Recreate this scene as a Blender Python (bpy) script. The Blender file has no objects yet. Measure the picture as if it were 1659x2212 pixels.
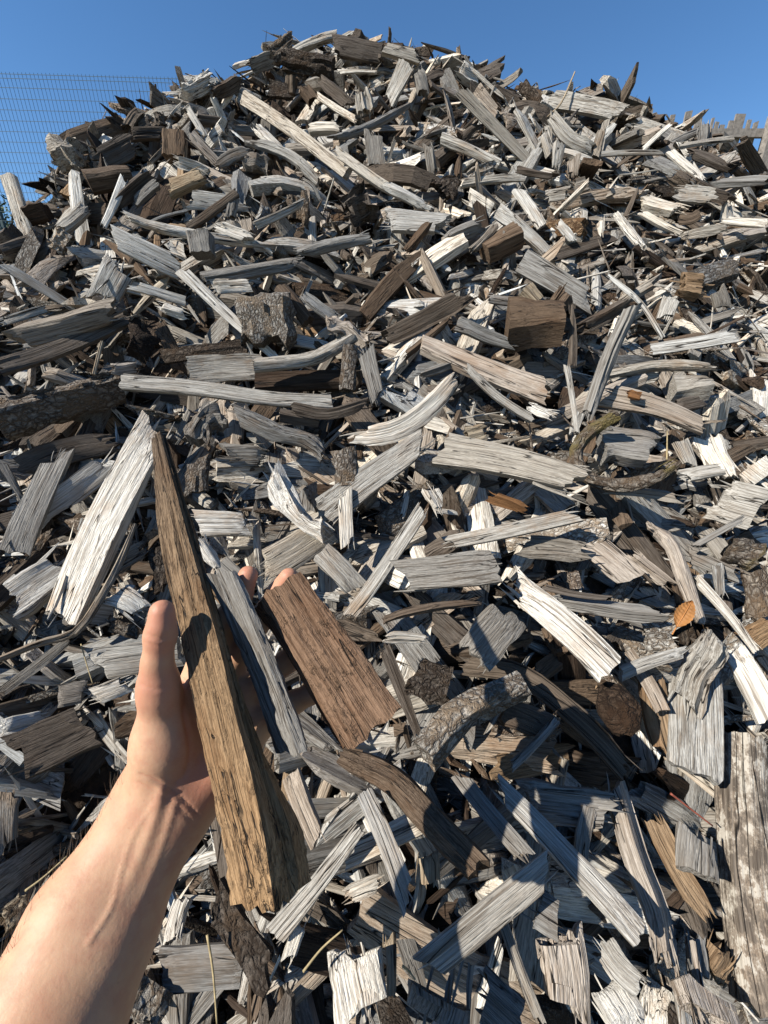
import bpy, bmesh, math, random
import numpy as np
from mathutils import Vector, Matrix

# ------------------------------------------------------------------ camera, sky, sun, exposure
scn = bpy.context.scene
CAM = np.array([0.0, 0.0, 1.5])
PITCH = math.radians(22.0)
FPX = 390.0                                   # focal length in pixels of a 768 x 1024 frame
CF = np.array([0, math.cos(PITCH), -math.sin(PITCH)])
CU = np.array([0, math.sin(PITCH), math.cos(PITCH)])
CR = np.array([1.0, 0, 0])
cam_data = bpy.data.cameras.new('camera')
cam = bpy.data.objects.new('camera', cam_data)
scn.collection.objects.link(cam)
cam.location = CAM
cam.rotation_euler = (math.pi/2 - PITCH, 0, 0)
cam_data.sensor_fit = 'VERTICAL'
cam_data.sensor_height = 36.0
cam_data.lens = FPX/1024*36.0
cam_data.clip_start = 0.01
cam_data.clip_end = 2000
scn.camera = cam

sun_to = -(1.288*CR - 0.882*CU + 1.0*CF)      # towards the sun: from the left, a little behind the photographer
sun_to = sun_to/np.linalg.norm(sun_to)
world = bpy.data.worlds.new('World'); scn.world = world
world.use_nodes = True
wn = world.node_tree.nodes; wl = world.node_tree.links
bg = wn['Background']
sky = wn.new('ShaderNodeTexSky'); sky.sky_type = 'NISHITA'; sky.sun_disc = False
sky.sun_elevation = math.asin(sun_to[2])
sky.sun_rotation = math.atan2(sun_to[0], sun_to[1])
sky.air_density = 1.0; sky.dust_density = 0.0; sky.ozone_density = 4.5
sky.altitude = 50
hs = wn.new('ShaderNodeHueSaturation'); hs.inputs['Saturation'].default_value = 1.14   # the phone's vivid rendering of a clear sky
wl.new(sky.outputs[0], hs.inputs['Color']); wl.new(hs.outputs[0], bg.inputs[0])
bg.inputs[1].default_value = 0.078
sun_d = bpy.data.lights.new('sun', 'SUN'); sun_d.energy = 5.0; sun_d.angle = math.radians(0.5)
sun_d.color = (1.0, 0.935, 0.83)
sun = bpy.data.objects.new('sun', sun_d); scn.collection.objects.link(sun)
sun.rotation_euler = Vector(sun_to).to_track_quat('Z', 'Y').to_euler()
scn.view_settings.view_transform = 'Standard'
scn.view_settings.look = 'None'
scn.view_settings.exposure = 1.0
scn.view_settings.gamma = 1.0
scn.view_settings.use_curve_mapping = False

RNG = np.random.default_rng(11)
random.seed(5)
COL = scn.collection

# ------------------------------------------------------------------ helpers
def unit(v):
    v = np.asarray(v, float); return v/np.linalg.norm(v)
def pix(dx, dy):                              # 1659 x 2212 view of the photograph -> tangent-plane coordinates
    return (dx*0.46293-384)/FPX, (512-dy*0.46293)/FPX
def ray(dx, dy):
    X, T = pix(dx, dy); return X*CR + T*CU + CF
def at(dx, dy, z):                            # point at depth z along the view axis
    return CAM + ray(dx, dy)*z
def tag(o, label=None, cat=None, group=None, kind=None):
    if label: o['label'] = label
    if cat: o['category'] = cat
    if group: o['group'] = group
    if kind: o['kind'] = kind
    return o
def mesh_obj(name, v, f, mat, parent=None, origin=None, smooth=None, attrs=None):
    v = np.asarray(v, float)
    me = bpy.data.meshes.new(name)
    if origin is not None: v = v - np.asarray(origin)
    me.from_pydata(v.tolist(), [], f)
    if smooth is not None:
        me.polygons.foreach_set('use_smooth', [True]*len(me.polygons))
        if smooth < 3.1: me.set_sharp_from_angle(angle=smooth)
    if attrs: set_attrs(me, attrs)
    me.materials.append(mat)
    o = bpy.data.objects.new(name, me); COL.objects.link(o)
    if origin is not None: o.location = origin
    if parent is not None: o.parent = parent
    return o
def set_attrs(me, attrs):
    for k, a in attrs.items():
        a = np.asarray(a, np.float32)
        if a.ndim == 1:
            at_ = me.attributes.new(k, 'FLOAT', 'POINT'); at_.data.foreach_set('value', a)
        else:
            at_ = me.attributes.new(k, 'FLOAT_VECTOR', 'POINT'); at_.data.foreach_set('vector', a.ravel())
def empty(name, loc):
    o = bpy.data.objects.new(name, None); COL.objects.link(o); o.location = loc
    o.empty_display_size = 0.05
    return o
def box(c, s, ax=None):
    c = np.asarray(c, float); s = np.asarray(s, float)/2
    A = np.eye(3) if ax is None else np.asarray(ax)
    v = [c + A.T @ (s*np.array(k)) for k in ((-1,-1,-1),(1,-1,-1),(1,1,-1),(-1,1,-1),(-1,-1,1),(1,-1,1),(1,1,1),(-1,1,1))]
    f = [(0,3,2,1),(4,5,6,7),(0,1,5,4),(1,2,6,5),(2,3,7,6),(3,0,4,7)]
    return v, f
def merge(parts):
    V = []; F = []; n = 0
    for v, f in parts:
        V += list(v); F += [tuple(i+n for i in q) for q in f]; n += len(v)
    return V, F

# ------------------------------------------------------------------ materials
class NT:
    def __init__(s, name):
        s.m = bpy.data.materials.new(name); s.m.use_nodes = True
        s.n = s.m.node_tree.nodes; s.l = s.m.node_tree.links
        s.b = s.n['Principled BSDF']
    def add(s, t, **kw):
        n = s.n.new(t)
        for k, v in kw.items(): setattr(n, k, v)
        return n
    def put(s, sock, v):
        if hasattr(v, 'links'): s.l.new(v, sock)
        else: sock.default_value = v
    def attr(s, name, vec=False):
        n = s.add('ShaderNodeAttribute', attribute_name=name); return n.outputs['Vector' if vec else 'Fac']
    def vmul(s, v, k):
        n = s.add('ShaderNodeVectorMath', operation='MULTIPLY'); s.put(n.inputs[0], v); n.inputs[1].default_value = k; return n.outputs[0]
    def noise(s, v, scale=1, detail=3, rough=.55, dist=0):
        n = s.add('ShaderNodeTexNoise'); s.put(n.inputs['Vector'], v)
        n.inputs['Scale'].default_value = scale; n.inputs['Detail'].default_value = detail
        n.inputs['Roughness'].default_value = rough; n.inputs['Distortion'].default_value = dist
        return n.outputs['Fac']
    def voro(s, v, scale, feature='DISTANCE_TO_EDGE'):
        n = s.add('ShaderNodeTexVoronoi', feature=feature); s.put(n.inputs['Vector'], v); n.inputs['Scale'].default_value = scale
        return n.outputs['Distance']
    def mr(s, v, a, b, c, d):
        n = s.add('ShaderNodeMapRange'); s.put(n.inputs[0], v)
        for i, k in enumerate((a, b, c, d)): s.put(n.inputs[i+1], k)
        return n.outputs[0]
    def math(s, op, a, b=0.0):
        n = s.add('ShaderNodeMath', operation=op); s.put(n.inputs[0], a); s.put(n.inputs[1], b); return n.outputs[0]
    def mix(s, f, a, b, mode='MIX'):
        n = s.add('ShaderNodeMix', data_type='RGBA', blend_type=mode)
        s.put(n.inputs[0], f); s.put(n.inputs[6], a); s.put(n.inputs[7], b); return n.outputs[2]
    def bump(s, h, dist, strength=1.0, nrm=None):
        n = s.add('ShaderNodeBump'); s.put(n.inputs['Height'], h); n.inputs['Distance'].default_value = dist
        n.inputs['Strength'].default_value = strength
        if nrm is not None: s.l.new(nrm, n.inputs['Normal'])
        return n.outputs[0]

def wood_material(name, kind='wood', fine=1.0):
    """weathered wood: grain runs along the piece's own length (attribute gp); bark is cracked into plates"""
    t = NT(name)
    gp = t.attr('gp', True); tone = t.attr('tone', True)
    def dim(k): return t.mix(1.0, tone, k+(1,), 'MULTIPLY')
    if kind in ('wood', 'dirty', 'mottled'):
        f = fine
        fib = t.noise(t.vmul(gp, (14*f, 430*f, 430*f)), 1, 3, .7)
        strk = t.noise(t.vmul(gp, (5*f, 170*f, 170*f)), 1, 3, .68)
        crk = t.noise(t.vmul(gp, (2.6*f, 62*f, 62*f)), 1, 2, .5, .15)
        blot = t.noise(t.vmul(gp, (12, 20, 20)), 1, 4, .65)
        rv = t.attr('rv'); rv2 = t.math('FRACT', t.math('MULTIPLY', rv, 7.31)); rv3 = t.math('FRACT', t.math('MULTIPLY', rv, 23.7))
        crack = t.mr(t.math('ABSOLUTE', t.math('SUBTRACT', crk, .5)), 0.002, 0.013, 1.0, 0.0)
        crack = t.math('MULTIPLY', crack, t.mr(blot, .42, .54, 0.0, 1.0))
        col = t.mix(t.mr(fib, .36, .60, t.math('MULTIPLY', rv, .3), 1.0), dim((.42, .39, .36)), tone)
        col = t.mix(t.mr(strk, .53, .62, 0, t.mr(rv2, 0, 1, .9, .3)), col, dim((.30, .26, .225)))
        col = t.mix(t.mr(blot, .50, .70, 0, t.mr(rv3, 0, 1, .9, .15)), col, dim((.58, .44, .33)))
        h = t.math('SUBTRACT', t.math('ADD', t.math('MULTIPLY', fib, 1.1), t.math('MULTIPLY', strk, -.9)), t.math('MULTIPLY', crack, 1.3))
        dist = .0036/f
        if kind == 'dirty':
            sp = t.noise(t.vmul(gp, (150, 300, 300)), 1, 3, .7); pa = t.noise(gp, 32, 3, .6)
            df = t.math('MULTIPLY', t.mr(sp, .50, .64, 0, .8), t.mr(pa, .42, .62, .08, 1.0))
            col = t.mix(df, col, (.045, .029, .018, 1)); h = t.math('ADD', h, t.math('MULTIPLY', df, .8))
        if kind == 'mottled':
            pa = t.noise(t.vmul(gp, (38, 62, 62)), 1, 5, .78)
            col = t.mix(t.mr(pa, .49, .53, 0, .9), col, t.mix(t.mr(fib, .35, .6, 0, 1), (.045, .036, .029, 1), (.125, .105, .085, 1)))
            col = t.mix(t.mr(pa, .42, .46, .85, 0), col, (.36, .335, .29, 1))
        col = t.mix(crack, col, (.018, .014, .011, 1))
    else:
        wv = t.add('ShaderNodeVectorMath', operation='ADD'); t.put(wv.inputs[0], t.vmul(gp, (52, 95, 95)))
        nz = t.add('ShaderNodeTexNoise'); t.put(nz.inputs['Vector'], gp); nz.inputs['Scale'].default_value = 75; nz.inputs['Detail'].default_value = 3
        t.put(wv.inputs[1], t.vmul(nz.outputs['Color'], (2.0, 2.0, 2.0)))
        v1 = t.voro(wv.outputs[0], 1.0); bn = t.noise(t.vmul(gp, (110, 230, 230)), 1, 4, .65)
        plate = t.math('MULTIPLY', t.mr(v1, 0.0, .25, 0, 1), t.mr(bn, .32, .60, .2, 1.0))
        col = t.mix(plate, dim((.15, .115, .09)), tone)
        col = t.mix(t.mr(t.noise(gp, 24, 3), .48, .66, 0, .6), col, dim((.52, .40, .29)))
        if kind == 'moss':
            mcol = t.mix(t.noise(gp, 300, 2), (.035, .030, .010, 1), (.17, .135, .050, 1))
            col = t.mix(t.mr(t.noise(gp, 13, 3), .47, .56, 0, .9), col, mcol)
        h = t.math('ADD', t.math('MULTIPLY', plate, 1.6), t.math('MULTIPLY', bn, 1.2)); dist = .0032
    t.put(t.b.inputs['Base Color'], col)
    t.b.inputs['Roughness'].default_value = .9
    t.b.inputs['Specular IOR Level'].default_value = .18
    t.put(t.b.inputs['Normal'], t.bump(h, dist, .9))
    return t.m

def plain(name, col, rough=.8, nscale=40, var=.35, bump=.0, coords='Object'):
    t = NT(name)
    tc = t.add('ShaderNodeTexCoord').outputs[coords]
    n = t.noise(tc, nscale, 4, .6)
    c = t.mix(t.mr(n, .3, .7, 0, 1), tuple(k*(1-var) for k in col)+(1,), tuple(min(1, k*(1+var)) for k in col)+(1,))
    t.put(t.b.inputs['Base Color'], c); t.b.inputs['Roughness'].default_value = rough
    t.b.inputs['Specular IOR Level'].default_value = .3
    if bump: t.put(t.b.inputs['Normal'], t.bump(n, bump))
    return t.m

def soil_material():
    t = NT('rotted_mulch')
    tc = t.add('ShaderNodeTexCoord').outputs['Object']
    n1 = t.noise(tc, 60, 5, .65); n2 = t.noise(tc, 9, 3)
    c = t.mix(t.mr(n1, .35, .7, 0, 1), (.018, .012, .008, 1), (.085, .055, .034, 1))
    c = t.mix(t.mr(n2, .4, .7, 0, .5), c, (.05, .03, .018, 1))
    t.put(t.b.inputs['Base Color'], c); t.b.inputs['Roughness'].default_value = .95
    t.put(t.b.inputs['Normal'], t.bump(n1, .012))
    return t.m

def ground_material():
    t = NT('bare_ground')
    tc = t.add('ShaderNodeTexCoord').outputs['Object']
    n1 = t.noise(tc, 14, 5, .65); n2 = t.noise(tc, .6, 3)
    c = t.mix(t.mr(n1, .35, .7, 0, 1), (.09, .068, .045, 1), (.20, .165, .12, 1))
    c = t.mix(t.mr(n2, .45, .6, 0, .85), c, (.055, .075, .022, 1))
    t.put(t.b.inputs['Base Color'], c); t.b.inputs['Roughness'].default_value = .95
    t.put(t.b.inputs['Normal'], t.bump(n1, .02))
    return t.m

def skin_material():
    t = NT('skin')
    tc = t.add('ShaderNodeTexCoord').outputs['Object']
    n1 = t.noise(tc, 22, 4, .6); n2 = t.noise(tc, 95, 4, .65); n3 = t.noise(tc, 420, 2, .6)
    red = t.attr('red')
    c = t.mix(t.mr(n1, .35, .65, 0, 1), (.375, .210, .128, 1), (.45, .280, .180, 1))
    c = t.mix(t.mr(n2, .42, .66, 0, .5), c, (.34, .150, .098, 1))
    c = t.mix(t.mr(t.noise(tc, 9, 3), .45, .65, 0, .35), c, (.41, .26, .155, 1))
    c = t.mix(t.mr(t.noise(tc, 330, 1), .72, .78, 0, .35), c, (.30, .15, .09, 1))
    c = t.mix(t.math('MULTIPLY', red, .85), c, (.36, .135, .088, 1))
    t.put(t.b.inputs['Base Color'], c)
    t.b.inputs['Roughness'].default_value = .55
    t.b.inputs['Specular IOR Level'].default_value = .28
    t.b.inputs['Subsurface Weight'].default_value = .12
    t.b.inputs['Subsurface Radius'].default_value = (.012, .004, .002)
    t.b.inputs['Subsurface Scale'].default_value = .35
    h = t.math('ADD', n3, t.math('MULTIPLY', n2, 1.5))
    t.put(t.b.inputs['Normal'], t.bump(h, .00022, .6))
    return t.m

WOOD = wood_material('weathered_wood'); BARK = wood_material('rough_bark', 'bark'); MOSSY = wood_material('mossy_bark', 'moss'); MOTTLED = wood_material('mottled_wood', 'mottled')
DIRTY = wood_material('soil_stained_wood', 'dirty', 1.9); FINEWOOD = wood_material('fine_grained_wood', 'wood', 1.8); SOIL = soil_material(); GROUND = ground_material(); SKIN = skin_material()
LEAF_M = plain('dry_leaf', (.23, .105, .032), .7, 60, .35, .001)
TWIG_M = plain('red_twig', (.16, .045, .028), .7, 200, .3)
STRAW_M = plain('straw', (.26, .205, .11), .7, 150, .3)
WIRE_M = plain('green_coated_wire', (.028, .055, .066), .8, 5, .15)
FENCE_M = plain('grey_fence_timber', (.18, .163, .145), .9, 25, .35, .004)
BUSH_M = plain('bush_leaf', (.045, .075, .022), .6, 3, .5)
BUSHW_M = plain('bush_wood', (.10, .075, .05), .9, 30, .3)
SHIRT_M = plain('shirt_cotton', (.10, .12, .16), .9, 300, .15)
JEANS_M = plain('denim', (.05, .07, .12), .9, 300, .2)
HAIR_M = plain('hair', (.06, .04, .025), .6, 200, .4)
SHOE_M = plain('shoe_leather', (.05, .045, .04), .7, 60, .3)
PHONE_M = plain('phone_body', (.02, .02, .022), .3, 5, .1)
GLASS_M = plain('phone_glass', (.01, .01, .012), .08, 5, .1)

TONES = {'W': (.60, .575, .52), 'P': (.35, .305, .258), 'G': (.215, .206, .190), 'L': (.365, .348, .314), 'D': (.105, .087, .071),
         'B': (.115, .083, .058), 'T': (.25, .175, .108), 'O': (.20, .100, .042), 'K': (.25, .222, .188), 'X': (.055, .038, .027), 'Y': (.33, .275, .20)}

# ------------------------------------------------------------------ ground and mound
def bank(y): 
    s = np.clip((y-2.7)/1.5, 0, 1); return 2.3*s*s*(3-2*s)
gx = np.array([-400, -120, -40, -14, -6, -3, -1.5, 0, 1.5, 3, 6, 14, 40, 120, 400.0])
gy = np.concatenate([[-400, -120, -40, -12, -5, -2, -1, 0, 1, 2], np.linspace(2.7, 4.2, 11), [5, 6, 7, 8, 10, 14, 25, 60, 150, 400]])
gv = [(x, y, bank(y)+(0.03*math.sin(x*2.1+y*1.3) if abs(x) < 20 and abs(y) < 20 else 0)) for y in gy for x in gx]
gf = [(j*len(gx)+i, j*len(gx)+i+1, (j+1)*len(gx)+i+1, (j+1)*len(gx)+i) for j in range(len(gy)-1) for i in range(len(gx)-1)]
tag(mesh_obj('ground', gv, gf, GROUND, smooth=4), kind='structure')

RX = np.array([-3.2, -2.2, -1.6, -1.22, -1.1, -.9, -.75, -.4, -.1, .36, .8, 1.12, 1.24, 1.5, 1.9, 2.6, 3.4])
RY = np.array([-.55, .05, .60, 1.02, 1.39, 1.77, 1.99, 2.23, 2.13, 1.96, 1.89, 1.74, 1.48, 1.10, .74, .1, -.55])
DENTS = []                                     # (x, y, radius, depth)
def height(x, y, dents=True):
    x = np.asarray(x, float); y = np.asarray(y, float)
    yr = np.interp(x, RX, RY)
    p = np.where(y < yr, y, yr-.75*(y-yr)) + .51
    p = p + .022*np.sin(x*5.1+1.3*np.sin(y*3.7)) + .02*np.sin(y*6.3+x*2.9+.7) + .012*np.sin(x*13+y*9)
    if dents:
        for (a, b, r, d) in DENTS:
            p = p - d*np.exp(-((x-a)**2+(y-b)**2)/(r*r))
    return .5*(p+np.sqrt(p*p+.02)) - .03
def hit(dx, dy):
    d = ray(dx, dy); t = np.linspace(.25, 5, 1900)
    P = CAM[None]+t[:, None]*d[None]
    g = P[:, 2]-height(P[:, 0], P[:, 1], False)
    k = np.where(g < 0)[0]
    i = k[0] if len(k) else int(np.argmin(g))
    hit.miss = not len(k)
    return P[i], t[i]
def normal_at(x, y):
    e = .04
    return unit([-(height(x+e, y)-height(x-e, y))/(2*e), -(height(x, y+e)-height(x, y-e))/(2*e), 1])
for (dx, dy, r, d) in ((610, 215, .17, .34), (355, 720, .13, .20), (720, 590, .10, .10), (300, 330, .1, .08), (1180, 790, .09, .10), (130, 1640, .12, .10), (120, 1840, .14, .12),
                       (560, 310, .08, .06), (1000, 620, .06, .06), (1240, 1640, .10, .06), (480, 1850, .09, .05), (1420, 700, .05, .05), (820, 260, .07, .07), (1530, 270, .07, .05)):
    P, t_ = hit(dx, dy); DENTS.append((P[0], P[1], r, d))

# ------------------------------------------------------------------ wood piece builder
SPEC = {  # thickness/width, section, ragged end, groove depth, surface noise, bark
    'board': (.32, 'rect', .16, .03, .02, 0), 'plank': (.45, 'rect', .14, .035, .02, 0), 'stick': (.75, 'rect', .35, .08, .05, 0),
    'split': (.65, 'tri', .45, .07, .05, 0), 'block': (.80, 'rect', .07, .07, .03, 0), 'bark': (.38, 'rect', .22, .20, .16, 1),
    'shard': (.42, 'tri', .6, .12, .05, 0), 'round': (.92, 'round', .20, .08, .05, 0), 'knot': (.7, 'round', .25, .22, .18, .25),
    'barklog': (.8, 'round', .15, .14, .13, 1), 'branch': (.85, 'round', .3, .13, .09, .15), 'frag': (.45, 'rect', .75, .22, .09, 0),
    'strip': (.30, 'rect', .5, .16, .06, .1), 'layer': (.5, 'rect', .34, .09, .05, 0), 'lump': (.5, 'round', .02, .06, .10, 1)}
def crom(P, n):
    P = np.asarray(P, float)
    if len(P) == 2: return P[0]+(P[1]-P[0])*np.linspace(0, 1, n)[:, None]
    Q = np.vstack([2*P[0]-P[1], P, 2*P[-1]-P[-2]])
    out = []
    for u in np.linspace(0, len(P)-1-1e-6, n):
        i = int(u); f = u-i; a, b, c, d = Q[i:i+4]
        out.append(.5*((2*b)+(c-a)*f+(2*a-5*b+4*c-d)*f*f+(3*b-a-3*c+d)*f**3))
    return np.array(out)
def smooth_noise(rng, n, m):
    k = rng.normal(0, 1, m); return np.interp(np.linspace(0, m-1, n), np.arange(m), k)
def piece(pts, W, T, nrm, typ, rng, nr=14, K=7, bow=.02):
    ratio, sec, rag, grv, rough, bk = SPEC[typ]
    C = crom(pts, nr+1)
    seg = np.linalg.norm(np.diff(C, axis=0), axis=1); S = np.concatenate([[0], np.cumsum(seg)]); L = S[-1]
    u = S/L
    tan = np.gradient(C, axis=0); tan /= np.linalg.norm(tan, axis=1)[:, None]
    N = nrm[None]-(tan@nrm)[:, None]*tan; N /= np.linalg.norm(N, axis=1)[:, None]
    tw = np.radians(rng.normal(0, 7))*(u-.5)*2
    B = np.cross(N, tan)
    N, B = N*np.cos(tw)[:, None]+B*np.sin(tw)[:, None], B*np.cos(tw)[:, None]-N*np.sin(tw)[:, None]
    arch = np.sin(np.pi*u); bow = bow*(.35 if typ in ('board', 'plank', 'block') else 1)
    C = C + (N*(rng.normal(0, bow)*L) + B*(rng.normal(0, bow)*L))*arch[:, None]
    y = np.linspace(-1, 1, K) + np.concatenate([[0], rng.normal(0, .25/K, K-2), [0]])
    if sec == 'rect':
        zt = np.ones(K); zt[0] = zt[-1] = rng.uniform(.55, .95); zb = -np.ones(K); zb[0] = zb[-1] = -rng.uniform(.5, .95)
        zt = zt + rng.normal(0, .16)*y
    elif sec == 'tri':
        o = rng.uniform(-.45, .45); zt = 1.25-1.5*np.abs(y-o); zt = np.maximum(zt, -.45); zb = -np.ones(K)*.75; zb[0] = zb[-1] = -.55
    else:
        zt = np.sqrt(np.maximum(1-y*y, .06)); zb = -zt.copy()
    gt = rng.normal(0, grv, K); gb = rng.normal(0, grv, K); gt[[0, -1]] *= .4
    amp = 1
    wn_ = .035 if typ in ('board', 'plank', 'block', 'stick') else .09
    wl = 1+wn_*smooth_noise(rng, nr+1, 5)*amp**.5; wr = 1+wn_*smooth_noise(rng, nr+1, 5)*amp**.5
    th = 1+.07*smooth_noise(rng, nr+1, 5)
    if typ in ('knot',): 
        wl += .22*smooth_noise(rng, nr+1, 6); wr += .22*smooth_noise(rng, nr+1, 6); th += .2*smooth_noise(rng, nr+1, 6)
    ta, tb = rng.uniform(-.10, .10), rng.uniform(-.05, .10)
    if typ in ('board', 'plank', 'stick', 'layer') and rng.random() < .4: tb = rng.uniform(.12, .45)
    prof = 1-ta*(1-u)-tb*u
    if typ == 'lump': prof = np.sqrt(np.clip(1-(2*u-1)**2, .06, 1))
    if typ == 'shard':
        q = np.clip((1-u)/.6, .12, 1)**.8; wl = wl*q; wr = wr*np.clip(q*1.15, 0, 1); th = th*np.clip(q*1.3, .3, 1)
    if typ in ('strip', 'frag', 'split', 'branch'):
        e = rng.uniform(.45, .95); prof = prof*np.clip(e+(1-e)*(1-u)/.25, 0, 1); e = rng.uniform(.6, 1.0); prof = prof*np.clip(e+(1-e)*u/.25, 0, 1)
    if typ not in ('block', 'knot', 'barklog', 'round', 'branch'):     # split ends thin out to a wedge
        for q in (u, 1-u):
            if rng.random() < .6: e = rng.uniform(.25, .8); th = th*np.clip(e+(1-e)*q/rng.uniform(.15, .45), 0, 1)
    wl = np.clip(wl, .08, 1.6); wr = np.clip(wr, .08, 1.6); th = np.clip(th, .15, 1.7)
    r0 = rng.uniform(0, 1, K)*rag*W; r1 = rng.uniform(0, 1, K)*rag*W
    for r in (r0, r1):
        if typ not in ('block', 'lump', 'round', 'barklog') and rng.random() < .75:      # torn obliquely, in steps
            s_ = rng.choice([-1, 1]); r += (1+y*s_)*W*rng.uniform(.05, .42)
            r += np.where(y*s_ > rng.uniform(-.5, .6), rng.uniform(0, .5)*W, 0)
    lim = .4*L; r0 = np.minimum(r0, lim); r1 = np.minimum(r1, lim)
    V = np.zeros((nr+1, 2*K, 3)); G = np.zeros((nr+1, 2*K, 3))
    yy = np.concatenate([y, y[::-1]]); zz = np.concatenate([zt+gt, (zb+gb)[::-1]])
    e0 = np.concatenate([r0, r0[::-1]]); e1 = np.concatenate([r1, r1[::-1]])
    RN = rng.normal(0, rough, (nr+1, 2*K)) if bk or typ == 'knot' else np.stack([rough*smooth_noise(rng, nr+1, 4) for _ in range(2*K)], 1)+rng.normal(0, rough*.2, (nr+1, 2*K))
    for i in range(nr+1):
        w = np.where(yy < 0, wl[i], wr[i])*prof[i]
        py = yy*w*W/2; pz = zz*th[i]*T/2*(.6+.4*prof[i])
        nz = RN[i]
        pz = pz + nz*T/2*np.sign(zz+1e-6); py = py*(1+rng.normal(0, rough*(.35 if bk else .15), 2*K))
        sx = e0*np.exp(-((u[i])/.12)**2) - e1*np.exp(-((1-u[i])/.12)**2)
        V[i] = C[i][None]+B[i][None]*py[:, None]+N[i][None]*pz[:, None]+tan[i][None]*sx[:, None]
        G[i] = np.stack([S[i]+sx, py, pz], 1)
    m = 2*K; F = []
    for i in range(nr):
        a = i*m
        for k in range(m):
            k2 = (k+1) % m; F.append((a+k, a+k2, a+m+k2, a+m+k))
    for k in range(K-1):
        F.append((k, m-1-k, m-2-k, k+1)); a = nr*m; F.append((a+k, a+k+1, a+m-2-k, a+m-1-k))
    return V.reshape(-1, 3), F, G.reshape(-1, 3), bk

def piece_object(name, pts, W, nrm, typ, tone, label, cat, rng, T=None, group=None, ms=0., nr=None, K=None, bow=.015, bk=None, vary=.07, mat=None):
    T = T if T else SPEC[typ][0]*W
    L = np.linalg.norm(np.diff(np.asarray(pts), axis=0), axis=1).sum()
    nr = nr or int(np.clip(L/.02, 8, 24)); K = K or (9 if W > .05 else 7)
    V, F, G, b = piece(pts, W, T, nrm, typ, rng, nr, K, bow)
    if typ not in ('block', 'lump', 'round', 'barklog', 'bark') and W > .006:
        P_ = np.asarray(pts, float)
        for e_, o_ in ((P_[0], P_[1]), (P_[-1], P_[-2])):
            out = unit(e_-o_); sd = unit(np.cross(nrm, out)); up_ = np.cross(out, sd)
            for _ in range(rng.integers(2, 7)):
                ln = W*rng.uniform(.35, 1.1); c_ = e_+sd*W*rng.uniform(-.46, .46)+up_*T*rng.uniform(-.3, .3)-out*(ln+W*rng.uniform(.15, .45))
                d_ = unit(out+sd*rng.normal(0, .12)+up_*rng.normal(0, .10))
                v_, f_, g_, b_ = piece(np.array([c_, c_+d_*ln*1.35]), W*rng.uniform(.04, .13), W*.05, unit(up_+sd*rng.normal(0, .4)), 'shard', rng, 3, 3, .02)
                F = F+[tuple(i+len(V) for i in q) for q in f_]; V = np.vstack([V, v_]); G = np.vstack([G, g_])
    base = V[np.argmin(V[:, 2])]
    org = np.array([V[:, 0].mean(), V[:, 1].mean(), V[:, 2].min()])
    tc = np.array(TONES[tone])*(1+rng.normal(0, vary)); tc = tc*(1+rng.normal(0, .028)*np.array([1, .15, -1.]))
    n = len(V)
    o = mesh_obj(name, V, F, mat or (MOSSY if ms else (BARK if (b if bk is None else bk) > .5 else WOOD)), origin=org, smooth=math.radians(30),
                 attrs={'gp': G*np.array([1, 1, 1])*rng.uniform(.75, 1.35)+rng.uniform(-30, 30, 3), 'tone': np.tile(tc, (n, 1)), 'rv': np.full(n, rng.random())})
    tag(o, label, cat, group)
    return o

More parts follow.
